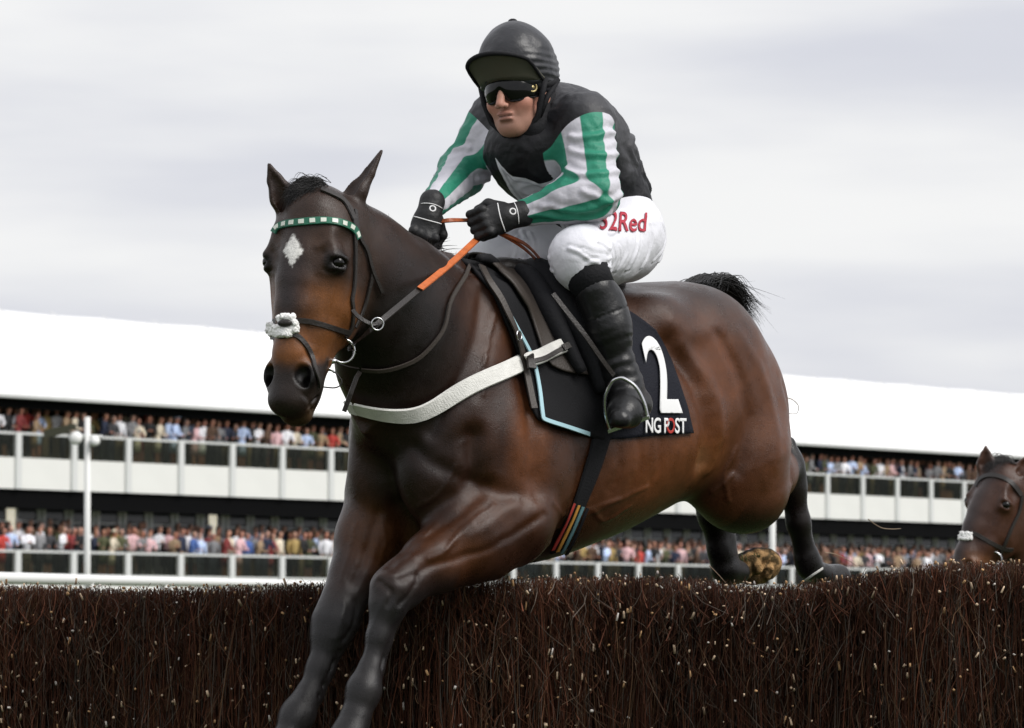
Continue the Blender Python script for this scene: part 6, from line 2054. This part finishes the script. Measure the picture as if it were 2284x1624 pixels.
# ------------------------------------------------------------------ the following horse
def build_second():
    O2 = H(2204, 1122, 18.8)
    u, v, w = head_frame(46, 27, 4.0)
    A2 = np.array([dirs_h(u), dirs_h(v), dirs_h(w)])
    hd2 = lambda a, b, c: O2 + np.array([a, b, c]) @ A2
    hl2 = lambda V: (V - O2) @ A2.T
    pts = [hd2(0, .5, 0), hd2(0, -.35, 0), H(2480, 1280, 20.2), H(2700, 1250, 21.5), H(2560, 1700, 20)]
    nk = [hd2(.02, -.05, -.15), hd2(.02, .10, -.40), hd2(.03, .26, -.68)]
    fw = unit(nk[0] - nk[2]); fw[2] = 0; fw = unit(fw)
    wi = nk[2] + np.array([0, 0, -.05])
    bx = [wi + np.array([0, 0, -.12]) - fw * .05, wi - fw * .55 + np.array([0, 0, -.20]), wi - fw * 1.05 + np.array([0, 0, -.12]), wi - fw * 1.45 + np.array([0, 0, -.16])]
    allp = nk + bx + pts[:2]
    lo, hi = bounds(allp, .5)
    lo[2] = -CAM_H
    fine = [(O2[q] - .30, O2[q] + .30) for q in range(3)]
    def ax(q):
        seg = []
        if lo[q] < fine[q][0]: seg.append((lo[q], fine[q][0], .018))
        seg.append((max(lo[q], fine[q][0]), min(hi[q], fine[q][1]), .007))
        if hi[q] > fine[q][1]: seg.append((fine[q][1], hi[q], .018))
        return axis_grid(seg)
    S = SDF(ax(0), ax(1), ax(2))
    lat = np.cross(HZ, fw)
    S.chain(nk, [.12, .17, .25], .08, flat=lat, f=.62)
    for c, r in zip(bx, (.30, .31, .28, .26)): S.ell(c, (r * 1.25, r * .85, r), np.array([fw, lat, HZ]), .12)
    for q in (-1, 1):
        f0 = bx[0] + lat * .13 * q + fw * .10; 
        S.chain([f0 + np.array([0, 0, -.18]), f0 + fw * (.22 + .1 * q) + np.array([0, 0, -.45]), f0 + fw * (.12 + .25 * q) + np.array([0, 0, -.78]), f0 + fw * (.05 + .2 * q) + np.array([0, 0, -.98])], [.11, .06, .045, .05], .04)
        r0 = bx[3] + lat * .13 * q
        S.chain([r0 + np.array([0, 0, -.1]), r0 + fw * .1 + np.array([0, 0, -.42]), r0 - fw * .28 + np.array([0, 0, -.62]), r0 - fw * (.30 + .15 * q) + np.array([0, 0, -.95])], [.19, .11, .055, .05], .05)
    ears = [(H(2200, 1060, 18.85), H(2199, 1036, 18.85), H(2198, 1015, 18.85), H(2198, 995, 18.85), unit(cam_dir(-.2, .1, 1)), .036),
            (hd2(.065, -.155, -.04), hd2(.085, -.20, -.045), hd2(.10, -.24, -.05), hd2(.11, -.275, -.06), unit(cam_dir(-.3, .1, .9)), .034)]
    horse_head(S, hd2, A2, ears)
    V, Q = S.mesh()
    a, b, c = hl2(V).T
    col = np.tile(np.array([.055, .0215, .0115]), (len(V), 1))
    def mix(m, cc):
        nonlocal col
        col = col * (1 - m[:, None]) + np.array(cc) * m[:, None]
    near = smoothstep(-.3, -.2, b) * smoothstep(.55, .45, b) * smoothstep(.25, .18, np.abs(a))
    mix(near * smoothstep(.20, .26, b), (.14, .055, .020))
    mix(near * np.exp(-(a / .045) ** 2) * smoothstep(0, .03, c), (.034, .022, .020))
    mix(smoothstep(-.30, -.45, c) * .7, (.075, .033, .014))
    mix(near * smoothstep(.29, .33, b), (.012, .010, .009))
    e = empty('racehorse', from_h(wi)); tag(e, 'dark brown racehorse head rising behind the fence at far right', 'horse')
    mesh_obj('body', from_h(V), Q, M_HORSE, e, colors=np.clip(col, 0, 1))
    for q in (-1, 1):
        m = MB(); m.ball(from_h(hd2(q * .1015, .003, .008)), .019, 12, 8); m.build('eye', M_EYE, e, True)
    st = []
    rg = np.random.default_rng(9)
    for k in range(120):
        s_ = rg.normal(0, 1, 3)
        st.append(from_h(catmull([hd2(.02 * s_[0] + .02, -.17, -.04), hd2(.02 * s_[0], -.195 + .008 * s_[1], .02), hd2(-.01 + .02 * s_[0], -.13 + .02 * s_[2], .06)], 4)))
    hair_obj('forelock', st, .0022, M_HAIR, e)
    bvh = BVHTree.FromPolygons([tuple(x) for x in from_h(V)], [tuple(x) for x in Q])
    br = empty('bridle', from_h(hd2(0, .1, .05))); tag(br, 'dark bridle with pale fleece noseband on the following horse at far right', 'bridle')
    strap('browband', [(2176, 1086), (2186, 1068), (2206, 1060), (2232, 1064), (2258, 1080), (2276, 1104)], .022, M_LEATHER, br, .003, .005, 6, bvh)
    strap('noseband', [(2146, 1190), (2160, 1192), (2174, 1190), (2200, 1206), (2236, 1224), (2256, 1226)], .018, M_LEATHER, br, .003, .005, 6, bvh)
    strap('cheek_strap', [(2278, 1104), (2272, 1140), (2258, 1168), (2240, 1212), (2228, 1238)], .016, M_LEATHER, br, .003, .005, 6, bvh)
    fl = MB(); r = random.Random(2)
    for k in range(60):
        h = cast(r.uniform(2139, 2166), r.uniform(1188, 1203), bvh)
        if h is not None: fl.ball(h[0] + h[1] * .005, (.008, .008, .007), 8, 5)
    if fl.v: fl.build('fleece', M_FLEECE, br, True)
    h = cast(2212, 1246, bvh)
    if h is not None:
        m = MB(); m.torus(h[0] + h[1] * .01, [RGT, UPV], .032, .004, 22, 6); m.build('bit_ring', M_STEEL, br, True)
build_second()

# ------------------------------------------------------------------ torn twigs in the air
def build_flying():
    for nm, pts, r, lb in (
        ('twig', [(1936, 1158), (1952, 1170), (1968, 1178), (1990, 1180), (2008, 1179)], .0016, 'pale curved twig thrown into the air between the two horses'),
        ('twig', [(1750, 886), (1768, 892), (1780, 906), (1776, 922), (1756, 922)], .0014, 'thin curled twig flying beside the rump of the leaping horse'),
        ('twig', [(2560 * .5945 + 60, 1262), (1600, 1280), (1618, 1300)], .0016, 'short grey twig springing up in front of the hind leg'),
        ('twig', [(1838, 1232), (1862, 1236), (1892, 1250), (1910, 1262)], .0014, 'dark bent twig in the air behind the hind hoof')):
        d = 12.9 if pts[0][0] > 1700 else 12.2
        C = catmull([PD(x, y, d + .05 * k) for k, (x, y) in enumerate(pts)], 5)
        e = MB(); e.tube(C, [r * (1 - .5 * i / len(C)) for i in range(len(C))], 5)
        tag(e.build(nm, M_CUTTWIG, None, True), lb, 'twig', 'twigs knocked out of the fence')
M_CUTTWIG = material('torn_twig', (.30, .22, .15), rough=.7)
build_flying()
